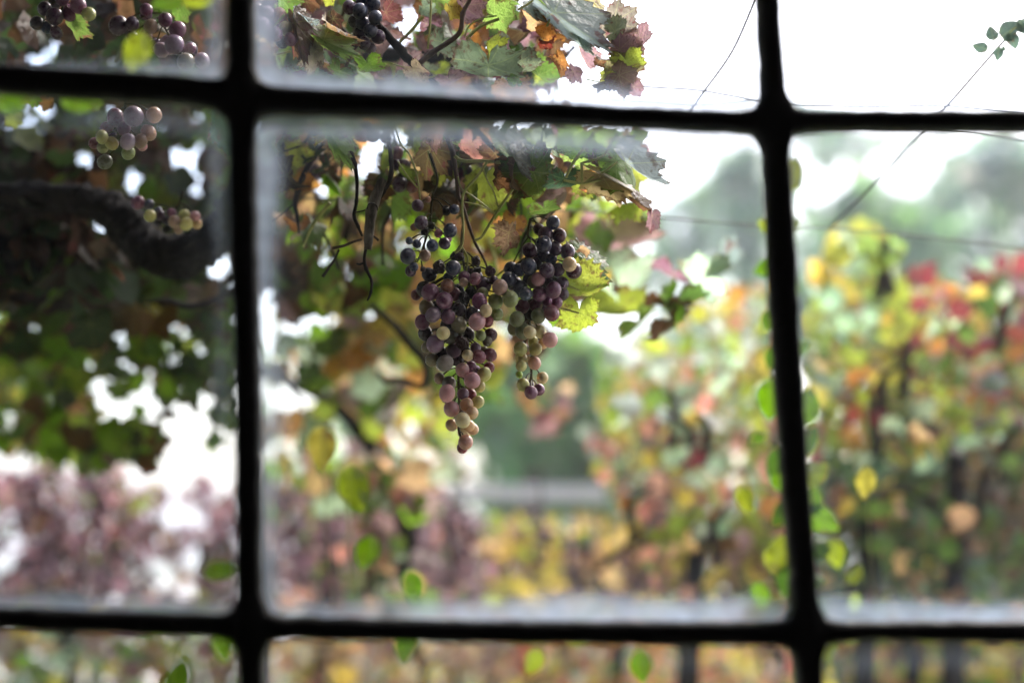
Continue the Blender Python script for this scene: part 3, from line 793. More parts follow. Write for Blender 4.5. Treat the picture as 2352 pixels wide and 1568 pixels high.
bunch('sparse upper bunch of dark blue grapes with dried stalks left of centre', UPL, 1.63, z1, 1.96,
      [(430, 420), (490, 620), (455, 740), (440, 860), (430, 960), (400, 1080), (370, 1180), (330, 1270)], 102, rthick=.0014)
RB = [(1395,962,54,'DB',3),(1445,1063,54,'RD',2),(1285,1015,44,'DP',1),(1338,1050,58,'DP',2),(1325,1128,60,'DB',4),(1412,1165,54,'DP',2),(1212,1178,58,'DP',3),(1510,1190,56,'DP',2),(1320,1215,50,'DB',1),
 (1525,1288,55,'Y',4),(1560,1340,62,'RD',2),(1205,1304,62,'DB',4),(1350,1336,58,'DP',4),(1435,1330,52,'DP',2),(1065,1325,54,'DB',2),(1130,1330,48,'DB',2),(1380,1250,45,'DB',1),(1047,1410,60,'DB',3),
 (1278,1405,54,'PK',4),(1245,1425,52,'GT',2),(1400,1488,60,'P',4),(1290,1520,58,'P',3),(1140,1480,60,'BU',3),(1182,1518,52,'BU',4),(1465,1440,52,'DP',1),(1470,1520,50,'DP',1),(1375,1430,45,'DP',1),
 (1385,1672,60,'RP',4),(1350,1572,40,'P',2),(1420,1587,50,'P',2),(1155,1617,55,'P',2),(1262,1607,50,'P',2),(1113,1717,58,'GN',4),(1280,1692,56,'GN',3),(1090,1792,52,'GT',2),(1160,1812,60,'GN',3),(1213,1820,50,'YT',4),
 (1295,1817,48,'YT',3),(1373,1880,58,'PK',4),(1320,1907,40,'T',2),(1140,1950,54,'YG',3),(1258,1952,50,'YG',2),(1145,2027,50,'YG',2),(1147,2084,43,'YG',4),(1250,2062,50,'TP',2),(1130,2150,27,'Gr',2),(1160,2232,50,'YG',3),
 (1312,2178,45,'Y',3),(1223,2292,50,'P',4),(1285,2270,45,'P',2),(1240,1892,40,'YG',1),(1270,1280,50,'D',0),(1330,1430,50,'D',0),(1210,1400,50,'D',0),(1230,1680,45,'D',0),(1400,1400,45,'D',0)]
bunch('shorter bunch of dark grapes with pale yellow tail right of centre', RB, 1.68, z1, 1.96,
      [(1220, 930), (1200, 1060), (1260, 1120), (1300, 1300), (1270, 1480), (1230, 1650), (1210, 1760), (1210, 1880), (1225, 2000), (1225, 2120), (1230, 2230), (1250, 2280)], 103, extra=60)
LP = [(1195,1045,88,'PG',3),(1035,1055,78,'P',1),(1380,1033,70,'PE',2),(1330,1190,68,'PE',2),(1110,1150,60,'P',1),(955,1150,55,'RP',1),(1145,1270,68,'LI',4),(1260,1265,60,'TB',2),(1275,1310,42,'PK',2),(915,1230,56,'YG',4),
 (1000,1285,58,'YG',3),(845,1285,50,'RP',1),(920,1320,50,'G',2),(1150,1370,60,'G',0),(940,1450,65,'GD',0)]
bunch('bunch of lilac and green grapes behind the left pane just under the bar', LP, 1.60, z5, 2.24, [(1130, 850), (1120, 980), (1110, 1100), (1080, 1220), (1080, 1330)], 104, extra=6)
bunch('dusky bunch behind the top left pane beside the yellow creeper leaf', [(1560,400,85,'PG',3),(1590,270,75,'P',2),(1445,450,65,'LI',2),(1350,240,60,'TB',2),(1665,555,75,'GP',3),(1810,545,65,'LI',2),(1310,90,55,'P',1),(1185,215,60,'DP',2),(1060,230,80,'DP',2),
 (1300,330,60,'P',1),(1480,180,60,'P',1),(1180,330,55,'D',0),(1700,440,50,'P',0)], 1.58, z5, 2.24, [(1400, -160), (1420, 50), (1480, 250), (1580, 420), (1640, 500)], 105, extra=6)
bunch('shadowed dark bunch in the top left corner under the vine', [(700,50,70,'P',2),(795,130,60,'YG',3),(490,150,75,'DP',2),(505,295,55,'DP',2),(620,130,60,'P',1),(400,80,60,'DP',1),(330,210,60,'D',1),(560,-10,60,'P',1),(420,250,50,'DB',0)],
      1.60, z5, 2.24, [(560, -200), (570, 0), (540, 150), (500, 260)], 106, extra=4)
bunch('small bunch of green and tan grapes resting on the thick old vine arm', [(1345,478,52,'YG',3),(1235,360,60,'P',1),(1335,375,45,'BU',1),(1565,530,55,'TB',3),(1650,475,50,'YG',2),(1670,550,55,'YG',3),(1750,480,45,'PK',2),(1765,550,45,'TO',2),(1540,450,40,'P',1),
 (1430,470,45,'DP',1),(1600,600,40,'TB',1),(1490,520,40,'D',1),(1500,600,38,'BK',1),(1420,540,40,'D',0)], 1.84, z6, 2.24, [(1640, 250), (1600, 380), (1540, 480), (1480, 540)], 107, extra=3)
bunch('lilac and peach bunch beside the left bar at the top edge', [(330,110,58,'LI',3),(425,125,60,'PE',2),(295,200,62,'LI',4),(480,225,55,'YT',2),(395,270,58,'P',4),(515,310,50,'P',3),(620,330,40,'DB',1),(350,40,60,'P',2),(250,90,55,'P',1),(390,200,50,'P',1),(600,270,24,'Gr',2),(390,50,16,'Gr',4),(450,330,50,'D',0)],
      1.63, z3, 1.96, [(430, -150), (420, 20), (420, 150), (470, 280)], 108, extra=4)
bunch('dark blue bunch in the shade among dried leaves at the top', [(975,60,55,'DP',2),(1060,90,60,'DB',3),(1160,30,60,'DB',2),(1180,140,55,'DB',3),(1075,180,55,'DB',2),(1060,270,55,'DB',1),(1140,240,55,'DB',2),(1200,290,55,'DP',1),(1140,380,45,'PG',1),(1090,340,50,'DP',1),(1010,170,45,'D',0),(1080,0,55,'DB',1)],
      1.68, z3, 1.96, [(1100, -160), (1110, 20), (1110, 180), (1130, 330)], 109, extra=4)
bunch('half-hidden reddish bunch behind the cane above the sparse bunch', [(1895,1140,58,'PE',2),(1850,1060,48,'DP',1),(1820,1110,45,'D',0),(1880,1220,45,'DP',1),(1850,1370,50,'P',0),(1890,1440,52,'PE',2),(1870,1290,40,'BK',1),(1800,1200,40,'DP',0),(1860,1520,48,'PE',0),(1910,1340,35,'RW',1)],
      1.80, z3, 1.96, [(1880, 880), (1870, 1050), (1860, 1200), (1870, 1400)], 110, extra=3)
bunch('dim purple bunch hanging deep behind the cut grey spur', [(1370,1450,58,'DP',2),(1350,1200,48,'RP',1),(1400,1300,50,'RD',1),(1470,1460,50,'RP',1),(1330,1290,48,'RD',0),(1400,1390,45,'D',0),(1065,1060,50,'RP',1),(1160,1060,55,'DP',1),(1110,1000,50,'DP',1),(1260,1080,45,'DP',0)],
      1.80, z3, 1.96, [(1260, 850), (1300, 1000), (1350, 1150), (1380, 1350)], 111, extra=3)
bunch('dull purple pair of bunch shoulders beside the left bar below the overhanging leaves', [(440,1365,60,'P',2),(715,1350,62,'DP',2),(430,1450,55,'DP',1),(470,1520,45,'DP',1),(640,1320,45,'D',0),(400,1300,45,'D',0),(680,1270,45,'TB',1)],
      2.0, z3, 1.96, [(560, 1100), (540, 1220), (520, 1330), (470, 1450)], 112, extra=3)

# ================================================================== THE NEAR VINE
vine = root('grapevine', (-0.75, 2.05, 0), 'sharp grapevine hanging from above with brown canes, a cut grey spur and autumn leaves', 'grapevine', 'grapevines in the garden')
def cane(pts, zf, s, d, rads, mat, name='cane', dz=0.0, **kw):
    n = len(pts); P3 = [P(*zf(x, y), d + dz * i / max(1, n - 1)) for i, (x, y) in enumerate(pts)]
    rr = [sz(rads[min(i, len(rads) - 1)], s, d) for i in range(n)]
    return part(name, tube(name, P3, rr, mat, **kw), vine)
near = vine
vine = root('grapevine', (-1.1, 2.2, 0), 'old shaded grapevine with thick black twisted arm filling the left panes', 'grapevine', 'grapevines in the garden')
shade = vine
# thick old arm on the left
idz = lambda x, y: (x, y)
ARM = [(600, 400), (545, 468), (500, 540), (440, 580), (380, 588), (322, 556), (285, 510), (236, 472), (150, 458), (40, 452), (-120, 440)]
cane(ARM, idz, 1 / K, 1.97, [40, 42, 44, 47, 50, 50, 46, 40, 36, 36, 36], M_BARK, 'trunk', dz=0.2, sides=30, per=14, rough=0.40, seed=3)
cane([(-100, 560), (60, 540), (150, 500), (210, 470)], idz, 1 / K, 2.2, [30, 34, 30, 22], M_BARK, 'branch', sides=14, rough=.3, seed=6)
rs = random.Random(8)
arm = [((u_ * K) * 2.24, (v_ * K - 650) * 2.24) for u_, v_ in ARM[1:-1]]
for q in range(26):
    k = rs.randrange(len(arm) - 1); f_ = rs.random(); (xa_, ya_), (xb_, yb_) = arm[k], arm[k + 1]
    x_, y_ = xa_ + (xb_ - xa_) * f_, ya_ + (yb_ - ya_) * f_; o_ = rs.uniform(-150, 150); ln = math.hypot(xb_ - xa_, yb_ - ya_); nx, ny = -(yb_ - ya_) / ln, (xb_ - xa_) / ln
    tx, ty = (xb_ - xa_) / ln, (yb_ - ya_) / ln; h_ = rs.uniform(60, 150)
    cane([(x_ + nx * o_ - tx * h_, y_ + ny * o_ - ty * h_), (x_ + nx * o_, y_ + ny * o_ + rs.uniform(-12, 12)), (x_ + nx * (o_ + rs.uniform(-25, 25)) + tx * h_, y_ + ny * o_ + ty * h_)], z6, 2.24, 1.97 - .035 * math.sqrt(max(0, 1 - (o_ / 190) ** 2)) + .03 * k, [5, 12, 4], M_BARK, 'bark_strip', sides=5, per=3, rough=.4, seed=q)
cane([(1320, 1250), (1500, 1240), (1700, 1290), (1880, 1250), (2060, 1170), (2300, 1100)], z6, 2.24, 2.1, [14, 26, 30, 30, 34, 36], M_DARKCANE, 'branch', nodes=.2)
vine = near
# branches at the top
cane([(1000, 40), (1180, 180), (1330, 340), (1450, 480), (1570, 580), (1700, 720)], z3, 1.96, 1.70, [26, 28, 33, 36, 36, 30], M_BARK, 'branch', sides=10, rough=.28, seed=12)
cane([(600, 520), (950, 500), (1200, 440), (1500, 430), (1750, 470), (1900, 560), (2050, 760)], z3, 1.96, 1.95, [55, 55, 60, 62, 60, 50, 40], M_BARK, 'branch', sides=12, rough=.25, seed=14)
cane([(1980, -140), (1920, 0), (1865, 110), (1830, 270), (1620, 420), (1490, 530)], z3, 1.96, 1.64, [15, 16, 18, 20, 22, 24], M_CANE, nodes=.25)
cane([(560, 240), (580, 330), (610, 420), (640, 600), (655, 760), (690, 830), (740, 1000), (790, 1130), (845, 1230), (880, 1310)], z1, 1.96, 1.66, [20, 22, 21, 18, 17, 14, 13, 12, 10, 7], M_CANE, nodes=.25)
cane([(640, 90), (720, 180), (830, 270), (900, 350), (990, 430)], z1, 1.96, 1.68, [20, 21, 22, 24, 14], M_DARKCANE, nodes=.2)
cane([(1060, 330), (1110, 430), (1210, 540)], z1, 1.96, 1.70, [11, 12, 9], M_CANE)
# cut spur and thin dark canes left of the bunches
cane([(1225, 450), (1195, 500), (1130, 690), (1105, 860), (1090, 1040)], z9, 2.0907, 1.66, [34, 40, 47, 44, 34], M_STUB, 'spur', sides=12, rough=.2, seed=21)
cane([(1262, -60), (1262, 100), (1285, 300), (1280, 440), (1225, 560), (1180, 640)], z9, 2.0907, 1.67, [15, 16, 19, 22, 14, 8], M_DARKCANE, nodes=.2)
cane([(880, 60), (930, 170), (980, 330), (1000, 480), (995, 640), (975, 760), (1010, 850), (1045, 930)], z9, 2.0907, 1.68, [16, 18, 20, 16, 14, 16, 13, 10], M_DARKCANE, nodes=.3)
cane([(1075, 1030), (1060, 1120), (1075, 1200), (1120, 1300), (1115, 1400), (1085, 1470)], z9, 2.0907, 1.67, [12, 14, 15, 13, 11, 7], M_DARKCANE, nodes=.35)
cane([(1062, 1150), (1020, 1165), (995, 1155)], z9, 2.0907, 1.67, [12, 9, 6], M_DARKCANE, 'twig')
cane([(1040, 955), (960, 980), (880, 1012), (790, 1030)], z9, 2.0907, 1.67, [9, 11, 12, 14], M_CANE, 'twig')
cane([(850, 1040), (810, 1130), (770, 1185), (712, 1270)], z9, 2.0907, 1.74, [9, 9, 11, 15], M_DARKCANE, 'twig')
cane([(950, 40), (956, 140), (962, 250)], z9, 2.0907, 1.70, [7, 8, 8], M_DARKCANE, 'twig')
cane([(1180, 965), (1150, 940), (1120, 920)], z9, 2.0907, 1.66, [12, 9, 7], M_DARKCANE, 'twig')
cane([(965, 735), (1040, 720), (1085, 705)], z9, 2.0907, 1.67, [6, 6, 6], M_DARKCANE, 'tendril')
cane([(1085, 700), (1095, 665), (1130, 655), (1165, 680), (1170, 715)], z9, 2.0907, 1.625, [5, 6, 6, 6, 5], M_DARKCANE, 'tendril', dz=.01)
cane([(780, 60), (740, 140), (640, 270), (560, 400), (500, 560), (480, 660), (500, 770), (515, 910)], z9, 2.0907, 1.82, [22, 22, 22, 22, 20, 20, 15, 8], M_DARKCANE, nodes=.25)
cane([(480, 650), (380, 740), (275, 812)], z9, 2.0907, 1.82, [9, 7, 4], M_DARKCANE, 'twig')
cane([(620, 50), (560, 150), (480, 190), (385, 222)], z9, 2.0907, 1.80, [14, 16, 10, 7], M_DARKCANE, 'twig')
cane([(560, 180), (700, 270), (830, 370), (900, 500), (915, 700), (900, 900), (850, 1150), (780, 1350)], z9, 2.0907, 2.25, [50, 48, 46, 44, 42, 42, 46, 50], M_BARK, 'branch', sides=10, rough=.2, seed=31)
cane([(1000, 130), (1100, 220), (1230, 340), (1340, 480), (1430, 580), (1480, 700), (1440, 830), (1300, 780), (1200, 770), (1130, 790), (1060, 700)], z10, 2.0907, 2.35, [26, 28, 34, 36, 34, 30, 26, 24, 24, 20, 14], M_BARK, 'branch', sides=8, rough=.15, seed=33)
# green leaf stalks
STALKS = [
 (z1, 1.65, [(140, 150), (200, 340), (265, 420), (330, 600), (355, 790)], 8), (z1, 1.66, [(180, 480), (250, 590), (335, 690)], 7), (z1, 1.64, [(415, 400), (450, 520), (490, 620)], 8),
 (z1, 1.64, [(625, 440), (690, 478), (850, 480), (1095, 502)], 14), (z1, 1.63, [(885, 480), (800, 600), (700, 720), (682, 850), (692, 1000), (680, 1140), (625, 1200)], 11), (z1, 1.64, [(680, 1150), (725, 1230), (718, 1340)], 7),
 (z1, 1.65, [(650, 600), (680, 700), (760, 750), (945, 890)], 6), (z1, 1.64, [(780, 1095), (830, 1080), (900, 970), (990, 830), (1080, 700)], 11), (z1, 1.66, [(1340, 190), (1280, 400), (1220, 535)], 10),
 (z1, 1.66, [(1280, 400), (1400, 385), (1510, 362)], 10), (z1, 1.62, [(1720, 250), (1640, 370), (1550, 500), (1495, 610)], 12), (z1, 1.62, [(1480, 630), (1620, 655), (1700, 640), (1780, 622)], 11), (z1, 1.62, [(1620, 490), (1622, 655)], 11),
 (z1, 1.62, [(1625, 495), (1780, 445), (1840, 360), (1900, 260)], 10), (z1, 1.62, [(1640, 660), (1700, 610), (1800, 560), (1900, 485)], 9), (z1, 1.64, [(850, 540), (880, 630), (930, 720), (975, 880)], 6), (z1, 1.64, [(700, 800), (830, 830), (940, 900)], 5),
 (z3, 1.62, [(1615, -60), (1612, 130), (1590, 385)], 9), (z3, 1.62, [(1890, 310), (2000, 210), (2150, 150)], 13), (z3, 1.62, [(1880, 290), (1910, 210), (2000, 150), (2130, 125)], 6), (z3, 1.66, [(1600, 610), (1700, 588), (1815, 580)], 8),
 (z3, 1.60, [(240, 320), (360, 230), (465, 115)], 9), (z3, 1.60, [(280, 445), (400, 430), (515, 402)], 9), (z3, 1.66, [(1300, 495), (1400, 530), (1480, 555)], 6), (z3, 1.72, [(1370, 330), (1470, 230), (1550, 130)], 14),
 (z4, 1.62, [(530, 80), (600, 40), (670, -10)], 9), (z4, 1.64, [(760, 210), (800, 110), (840, 60)], 8), (z4, 1.70, [(700, 360), (740, 260), (760, 180)], 5), (z4, 1.70, [(1060, 620), (1200, 650), (1330, 665)], 6),
 (z4, 1.70, [(1270, 330), (1290, 280), (1320, 250)], 5), (z2, 1.68, [(1440, 80), (1520, 90), (1600, 120)], 8), (z2, 1.70, [(1450, 260), (1530, 280), (1600, 300)], 8), (z1, 1.72, [(930, 1400), (990, 1350), (1040, 1310)], 8)]
for zf, d, pts, r in STALKS:
    part('leaf_stalk', tube('leaf_stalk', [P(*zf(x, y), d) for x, y in pts], [sz(r, 1.96, d)] * len(pts), M_GREENSTEM, sides=7, per=5), vine)
# leaves picked out one by one: crop, depth, joint, tip, roll, mesh family, colour
def L(zf, d, j, t, roll, fam, k, col, dd=0.0, scale=None):
    scale = scale * .85 if scale else (.95 if fam is NARROW else .78)
    a, b = P(*zf(*j), d), P(*zf(*t), d + dd)
    b = a + (b - a) * scale
    rs_ = random.Random(int(j[0] * 7 + j[1] * 13)); c = PAL[col] if isinstance(col, str) else col
    part('leaf', fam[k % len(fam)], vine, leaf_frame(a, b, R(roll)), vary(c, rs_, .08))
L(z4, 1.61, (300, 515), (300, 800), 0, FLAT, 2, 'gg', .05, 1.2)
L(z4, 1.62, (350, 125), (590, 165), 15, FLAT, 0, 'lt'); L(z4, 1.63, (335, 400), (310, 195), -35, FLAT, 1, 'yg'); L(z4, 1.65, (375, 490), (560, 255), 20, FLAT, 3, 'cr')
L(z4, 1.60, (815, 100), (1300, 470), 12, NARROW, 0, 'bl'); L(z4, 1.66, (760, 200), (900, 400), 40, DRY, 0, 'o'); L(z4, 1.64, (840, 470), (960, 640), -20, DRY, 1, 'o')
L(z4, 1.70, (1010, 370), (1080, 640), 50, FOLD, 1, 'mv'); L(z4, 1.64, (1290, 250), (1470, 170), 30, FLAT, 1, 'gg'); L(z4, 1.65, (1330, 390), (1560, 430), 30, FLAT, 3, 'mv')
L(z4, 1.64, (1325, 590), (1560, 700), -25, FLAT, 0, (0.20, 0.12, 0.09)); L(z4, 1.65, (1285, 170), (1490, 260), 15, FLAT, 2, (.17, .16, .14), 0, 1.25); L(z4, 1.66, (1345, 320), (1545, 400), -10, FLAT, 0, (.20, .13, .13), 0, 1.2); L(z4, 1.655, (1330, 480), (1550, 560), 10, FLAT, 1, (.16, .15, .08), 0, 1.2); L(z4, 1.67, (1350, 620), (1470, 770), 5, FLAT, 3, (.19, .12, .12), 0, 1.1)
L(z4, 1.66, (1310, 570), (1060, 640), 45, FLAT, 2, 'yg'); L(z4, 1.66, (1050, -10), (1215, 205), 10, NARROW, 1, 'y')
L(z4, 1.64, (610, 80), (770, 210), 10, NARROW, 1, 'bl'); L(z4, 1.66, (870, 60), (1110, 190), 40, FLAT, 1, 'yg'); L(z4, 1.67, (110, 40), (280, 240), 20, FLAT, 3, 'mv'); L(z4, 1.68, (0, 60), (80, 200), 40, FLAT, 0, 'y')
L(z4, 1.66, (700, -20), (860, 90), 40, FOLD, 0, 'g'); L(z4, 1.65, (260, 430), (340, 500), 10, DRY, 0, 'o', 0, 1.5); L(z4, 1.66, (1000, 200), (1110, 230), 20, FLAT, 2, 'o'); L(z4, 1.68, (1180, 470), (1330, 520), 40, DRY, 1, 'b')
L(z4, 1.62, (520, 640), (500, 555), 30, FLAT, 1, 'bg', 0, 1.2); L(z4, 1.68, (960, 560), (1080, 690), 30, DRY, 2, 'mv'); L(z4, 1.72, (700, 590), (930, 720), 50, FLAT, 3, 'g'); L(z4, 1.66, (740, 330), (890, 350), 55, DRY, 1, 'r')
L(z4, 1.63, (1000, 290), (1120, 480), 15, NARROW, 1, 'bl'); L(z4, 1.69, (880, -10), (1030, 60), 30, FLAT, 1, 't'); L(z4, 1.64, (1440, 680), (1480, 780), 20, FLAT, 1, 'mv', 0, 1.1)
L(z1, 1.62, (1100, 450), (845, 220), -15, NARROW, 2, 'gg'); L(z1, 1.66, (1110, 425), (1200, 170), 30, FLAT, 0, 'teal'); L(z1, 1.61, (1085, 440), (1235, 770), 20, NARROW, 1, (0.17, 0.17, 0.18), 0, .9); L(z1, 1.63, (1240, 560), (1400, 950), -12, FLAT, 3, 'g', .03)
L(z1, 1.65, (1640, 330), (1590, 720), 20, FLAT, 0, 'lt', .03); L(z1, 1.64, (1890, 480), (2285, 480), -30, FLAT, 2, 'lt', .04); L(z1, 1.61, (1780, 590), (2225, 790), -12, NARROW, 1, (0.25, 0.20, 0.12)); L(z1, 1.60, (1975, 498), (2310, 795), 25, NARROW, 1, 'bl')
L(z1, 1.62, (2050, 790), (2190, 900), 10, NARROW, 0, 'b'); L(z1, 1.62, (2172, 905), (2150, 1062), 10, NARROW, 2, 'mv'); L(z1, 1.72, (1640, 650), (1840, 760), 10, FLAT, 1, 'yg'); L(z1, 1.64, (1720, 430), (1720, 560), 40, DRY, 0, 'mv')
L(z1, 1.64, (1060, 540), (1040, 890), 45, DRY, 1, 'b'); L(z1, 1.66, (1050, 1040), (1010, 1310), 35, DRY, 2, (0.2, 0.14, 0.10)); L(z1, 1.74, (870, 640), (900, 1000), 20, FLAT, 2, 'yg'); L(z1, 1.76, (1090, 940), (1000, 1120), 10, FLAT, 1, 'o')
L(z1, 1.69, (1575, 1250), (1875, 1475), 5, NARROW, 2, 'g'); L(z2, 1.68, (1540, 80), (1915, 215), 40, FLAT, 1, 'yg'); L(z2, 1.70, (1600, 285), (1590, 570), -10, FLAT, 0, 'yg', .02); L(z2, 1.74, (1400, 330), (1370, 430), 20, FLAT, 3, 'bg')
L(z1, 1.62, (480, 200), (430, 430), 15, DRY, 0, (0.24, 0.15, 0.13), 0, 1.1); L(z1, 1.68, (440, 380), (330, 640), 25, FLAT, 3, (0.10, 0.075, 0.035), 0, 1.1); L(z1, 1.70, (1640, 1200), (1540, 1130), 50, DRY, 1, 't'); L(z1, 1.72, (850, 260), (800, 420), 30, FLAT, 3, 'o')
L(z3, 1.62, (440, -40), (520, 205), 30, FLAT, 3, 'g'); L(z3, 1.60, (545, 180), (620, 540), 10, NARROW, 0, 'b'); L(z3, 1.62, (580, 130), (760, 270), 30, DRY, 1, 'bl'); L(z3, 1.63, (830, 240), (1090, 440), 35, DRY, 0, 't')
L(z3, 1.61, (775, 315), (1070, 475), 10, NARROW, 0, 'lt'); L(z3, 1.62, (690, 390), (720, 640), -20, FLAT, 3, (0.24, 0.22, 0.18)); L(z3, 1.64, (1400, 615), (1250, 610), 20, FLAT, 2, 'gg'); L(z3, 1.62, (1480, 552), (1620, 720), 15, FOLD, 2, (0.40, 0.32, 0.22))
L(z3, 1.60, (330, 1090), (400, 1330), -30, FLAT, 1, 'g'); L(z3, 1.64, (790, 980), (990, 1395), 10, NARROW, 1, 'lt'); L(z3, 1.62, (960, 960), (1060, 1040), 20, FLAT, 2, 'gg', 0, 1.3); L(z3, 1.66, (860, 1040), (920, 1180), 40, FLAT, 3, 'dg')
L(z3, 1.66, (430, 300), (540, 420), 50, FLAT, 1, 'bg'); L(z3, 1.68, (820, -20), (770, 70), 20, FLAT, 0, 'yg'); L(z3, 1.70, (850, 150), (950, 290), 20, DRY, 2, 'db'); L(z3, 1.68, (1260, 100), (1400, 230), 35, FLAT, 1, (.12, .05, .05)); L(z3, 1.70, (1560, 60), (1680, 150), 35, FLAT, 2, 'gg')
L(z3, 1.72, (1580, 190), (1720, 300), 30, FLAT, 1, 'pp'); L(z3, 1.70, (800, 500), (950, 600), 40, DRY, 1, 'b'); L(z3, 1.72, (640, 20), (800, 60), 30, DRY, 2, 'b'); L(z3, 1.66, (760, 1090), (700, 1120), 30, DRY, 0, 'y', 0, 1.6)
for q in ((z1, 1.63, (1560, 330), (1530, 520), 10, 'lt'), (z1, 1.66, (1830, 380), (1800, 540), 20, 'g'), (z1, 1.67, (2050, 330), (2160, 420), -20, 'lt'), (z1, 1.66, (1330, 330), (1300, 480), 25, 'gg'), (z1, 1.64, (1480, 620), (1440, 760), -25, 'teal'),
          (z1, 1.68, (1150, 620), (1120, 800), 30, 'o'), (z1, 1.66, (940, 420), (1010, 560), 20, 'b'), (z1, 1.7, (760, 350), (720, 500), 30, 'pk'), (z1, 1.68, (1760, 640), (1750, 800), 0, 'o'), (z1, 1.66, (1250, 560), (1190, 700), 40, 'mv'), (z1, 1.69, (1330, 860), (1380, 960), 10, 'g'),
          (z4, 1.64, (560, 480), (640, 620), 25, 'gg'), (z4, 1.66, (680, 160), (730, 320), 35, 't'), (z4, 1.66, (920, 120), (880, 270), 30, 'pp'), (z4, 1.65, (1380, 480), (1440, 620), 15, 'yg'), (z4, 1.66, (1480, 300), (1540, 420), -15, 'mv'), (z4, 1.66, (1250, 640), (1180, 560), 25, 'b'),
          (z3, 1.65, (900, 560), (860, 660), 20, 'g'), (z3, 1.66, (1120, 500), (1180, 620), 30, 'bg'), (z3, 1.67, (1700, 330), (1640, 450), 20, 'gg'), (z3, 1.66, (1760, 620), (1830, 700), 20, 'mv')):
    L(q[0], q[1], q[2], q[3], q[4], FLAT, q[2][0], q[5], .02, 1.25)
# left pane, half in the shade
L(z5, 1.66, (2020, 1080), (1960, 1500), 20, FLAT, 3, 'teal'); L(z5, 1.60, (630, 190), (800, 430), 55, FLAT, 0, 'g'); L(z5, 1.9, (120, 280), (230, 420), 30, FLAT, 1, 'b'); L(z5, 1.75, (300, 880), (240, 1000), 30, FLAT, 2, 'bg')
L(z5, 1.85, (120, 1050), (130, 1200), 10, FLAT, 2, 'yg'); L(z5, 1.8, (420, 900), (380, 1050), 10, DRY, 2, 'o'); L(z5, 1.8, (820, 880), (860, 1040), 20, FLAT, 1, 'g'); L(z5, 1.7, (1600, 100), (1680, 240), 20, FLAT, 0, 'g')
glow = root('grapevine', (0.25, 2.7, 0), 'glowing yellow and orange grapevine just behind the hanging bunches with grey-mint spray', 'grapevine', 'grapevines in the garden')
vine = glow
for z, d, j, t, c in ((z8, 2.1, (1190, 620), (1010, 730), 'mint'), (z8, 2.2, (1340, 500), (1440, 680), 'bl'), (z8, 2.25, (560, 640), (860, 760), 'mint'), (z8, 2.2, (500, 250), (720, 590), 'mv'), (z8, 2.15, (540, 830), (620, 1080), 'yg'),
                      (z8, 2.15, (960, 590), (900, 690), 'pp'), (z8, 2.1, (930, 800), (830, 900), 'bg'), (z8, 2.1, (930, 830), (980, 910), 'b'), (z8, 2.1, (1030, 800), (1150, 900), 'lt'), (z8, 2.1, (965, 970), (1020, 1100), 'b'),
                      (z8, 2.2, (600, 160), (690, 330), 'lt'), (z8, 2.15, (690, 960), (740, 1060), 'lt'), (z8, 2.2, (1240, 560), (1300, 690), 'gg'), (z8, 2.25, (420, 420), (520, 700), 'mint'), (z8, 2.3, (440, 250), (420, 480), 'mv'), (z8, 2.2, (640, 790), (560, 830), 'b')):
    L(z, d, j, t, random.Random(j[0]).uniform(-40, 40), FLAT, j[1], c, .05, 1.15)
HOLES_TOP = [(927, 50, 40), (960, 20, 25), (1040, 155, 18), (1145, 245, 20), (1290, 130, 14), (1320, 160, 22), (1380, 60, 40), (1350, 10, 25), (1400, 120, 22), (1210, 215, 16)]
scatter(near, 100, [(600, -80), (1250, -80), (1290, 60), (1310, 200), (1200, 240), (700, 280), (590, 200)], 1.72, 2.2, 'gg:3 mv:3 t:1 b:3 g:2 yg:1 db:2 pp:2 lt:1', 201, (.030, .058), (), FLAT + DRY + NARROW, gaps=True)
scatter(near, 70, [(620, 270), (1330, 290), (1460, 330), (1430, 440), (1300, 480), (1250, 520), (950, 480), (620, 500)], 1.76, 2.25, 'g:3 b:4 o:1 yg:2 dg:3 db:2 t:1 mv:1', 202, (.030, .058), (), FLAT + DRY + NARROW, gaps=True)
scatter(glow, 224, [(640, 430), (950, 430), (1400, 480), (1440, 660), (1300, 680), (900, 700), (700, 690), (640, 640)], 2.15, 2.9, lambda p, r_: pal('bg:5 g:2 b:3 dg:1 yg:4 db:1.5 t:1 o:.7') if p[0] < 960 else pal('yg:5 o:2 y:3 bg:4 t:1 b:1'), 203, (.034, .060), [(1440, 600, 40)], gaps=True)
mass(glow, 420, [(640, 430), (950, 430), (1400, 480), (1430, 640), (1300, 680), (900, 700), (700, 690), (640, 640)], 2.9, 3.5, 'bg:3 yg:4 g:3 b:2 y:2 t:2 o:1', 233, (.04, .06), (), gaps=True)
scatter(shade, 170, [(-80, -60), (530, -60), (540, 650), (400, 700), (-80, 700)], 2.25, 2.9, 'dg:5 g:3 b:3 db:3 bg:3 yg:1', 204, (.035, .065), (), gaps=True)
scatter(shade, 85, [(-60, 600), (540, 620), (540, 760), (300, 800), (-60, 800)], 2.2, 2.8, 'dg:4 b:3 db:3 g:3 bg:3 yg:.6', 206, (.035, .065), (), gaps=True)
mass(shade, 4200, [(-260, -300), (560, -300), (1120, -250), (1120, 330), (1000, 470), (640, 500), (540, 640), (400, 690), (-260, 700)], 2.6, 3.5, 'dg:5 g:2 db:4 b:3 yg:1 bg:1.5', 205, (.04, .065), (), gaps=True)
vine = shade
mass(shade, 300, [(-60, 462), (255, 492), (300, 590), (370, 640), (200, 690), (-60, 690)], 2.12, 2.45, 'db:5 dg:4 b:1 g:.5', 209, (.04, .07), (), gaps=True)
mass(shade, 150, [(-60, 300), (250, 330), (240, 440), (-60, 440)], 2.2, 2.5, 'db:5 dg:4 b:2 yg:.5', 210, (.04, .06), (), gaps=True)
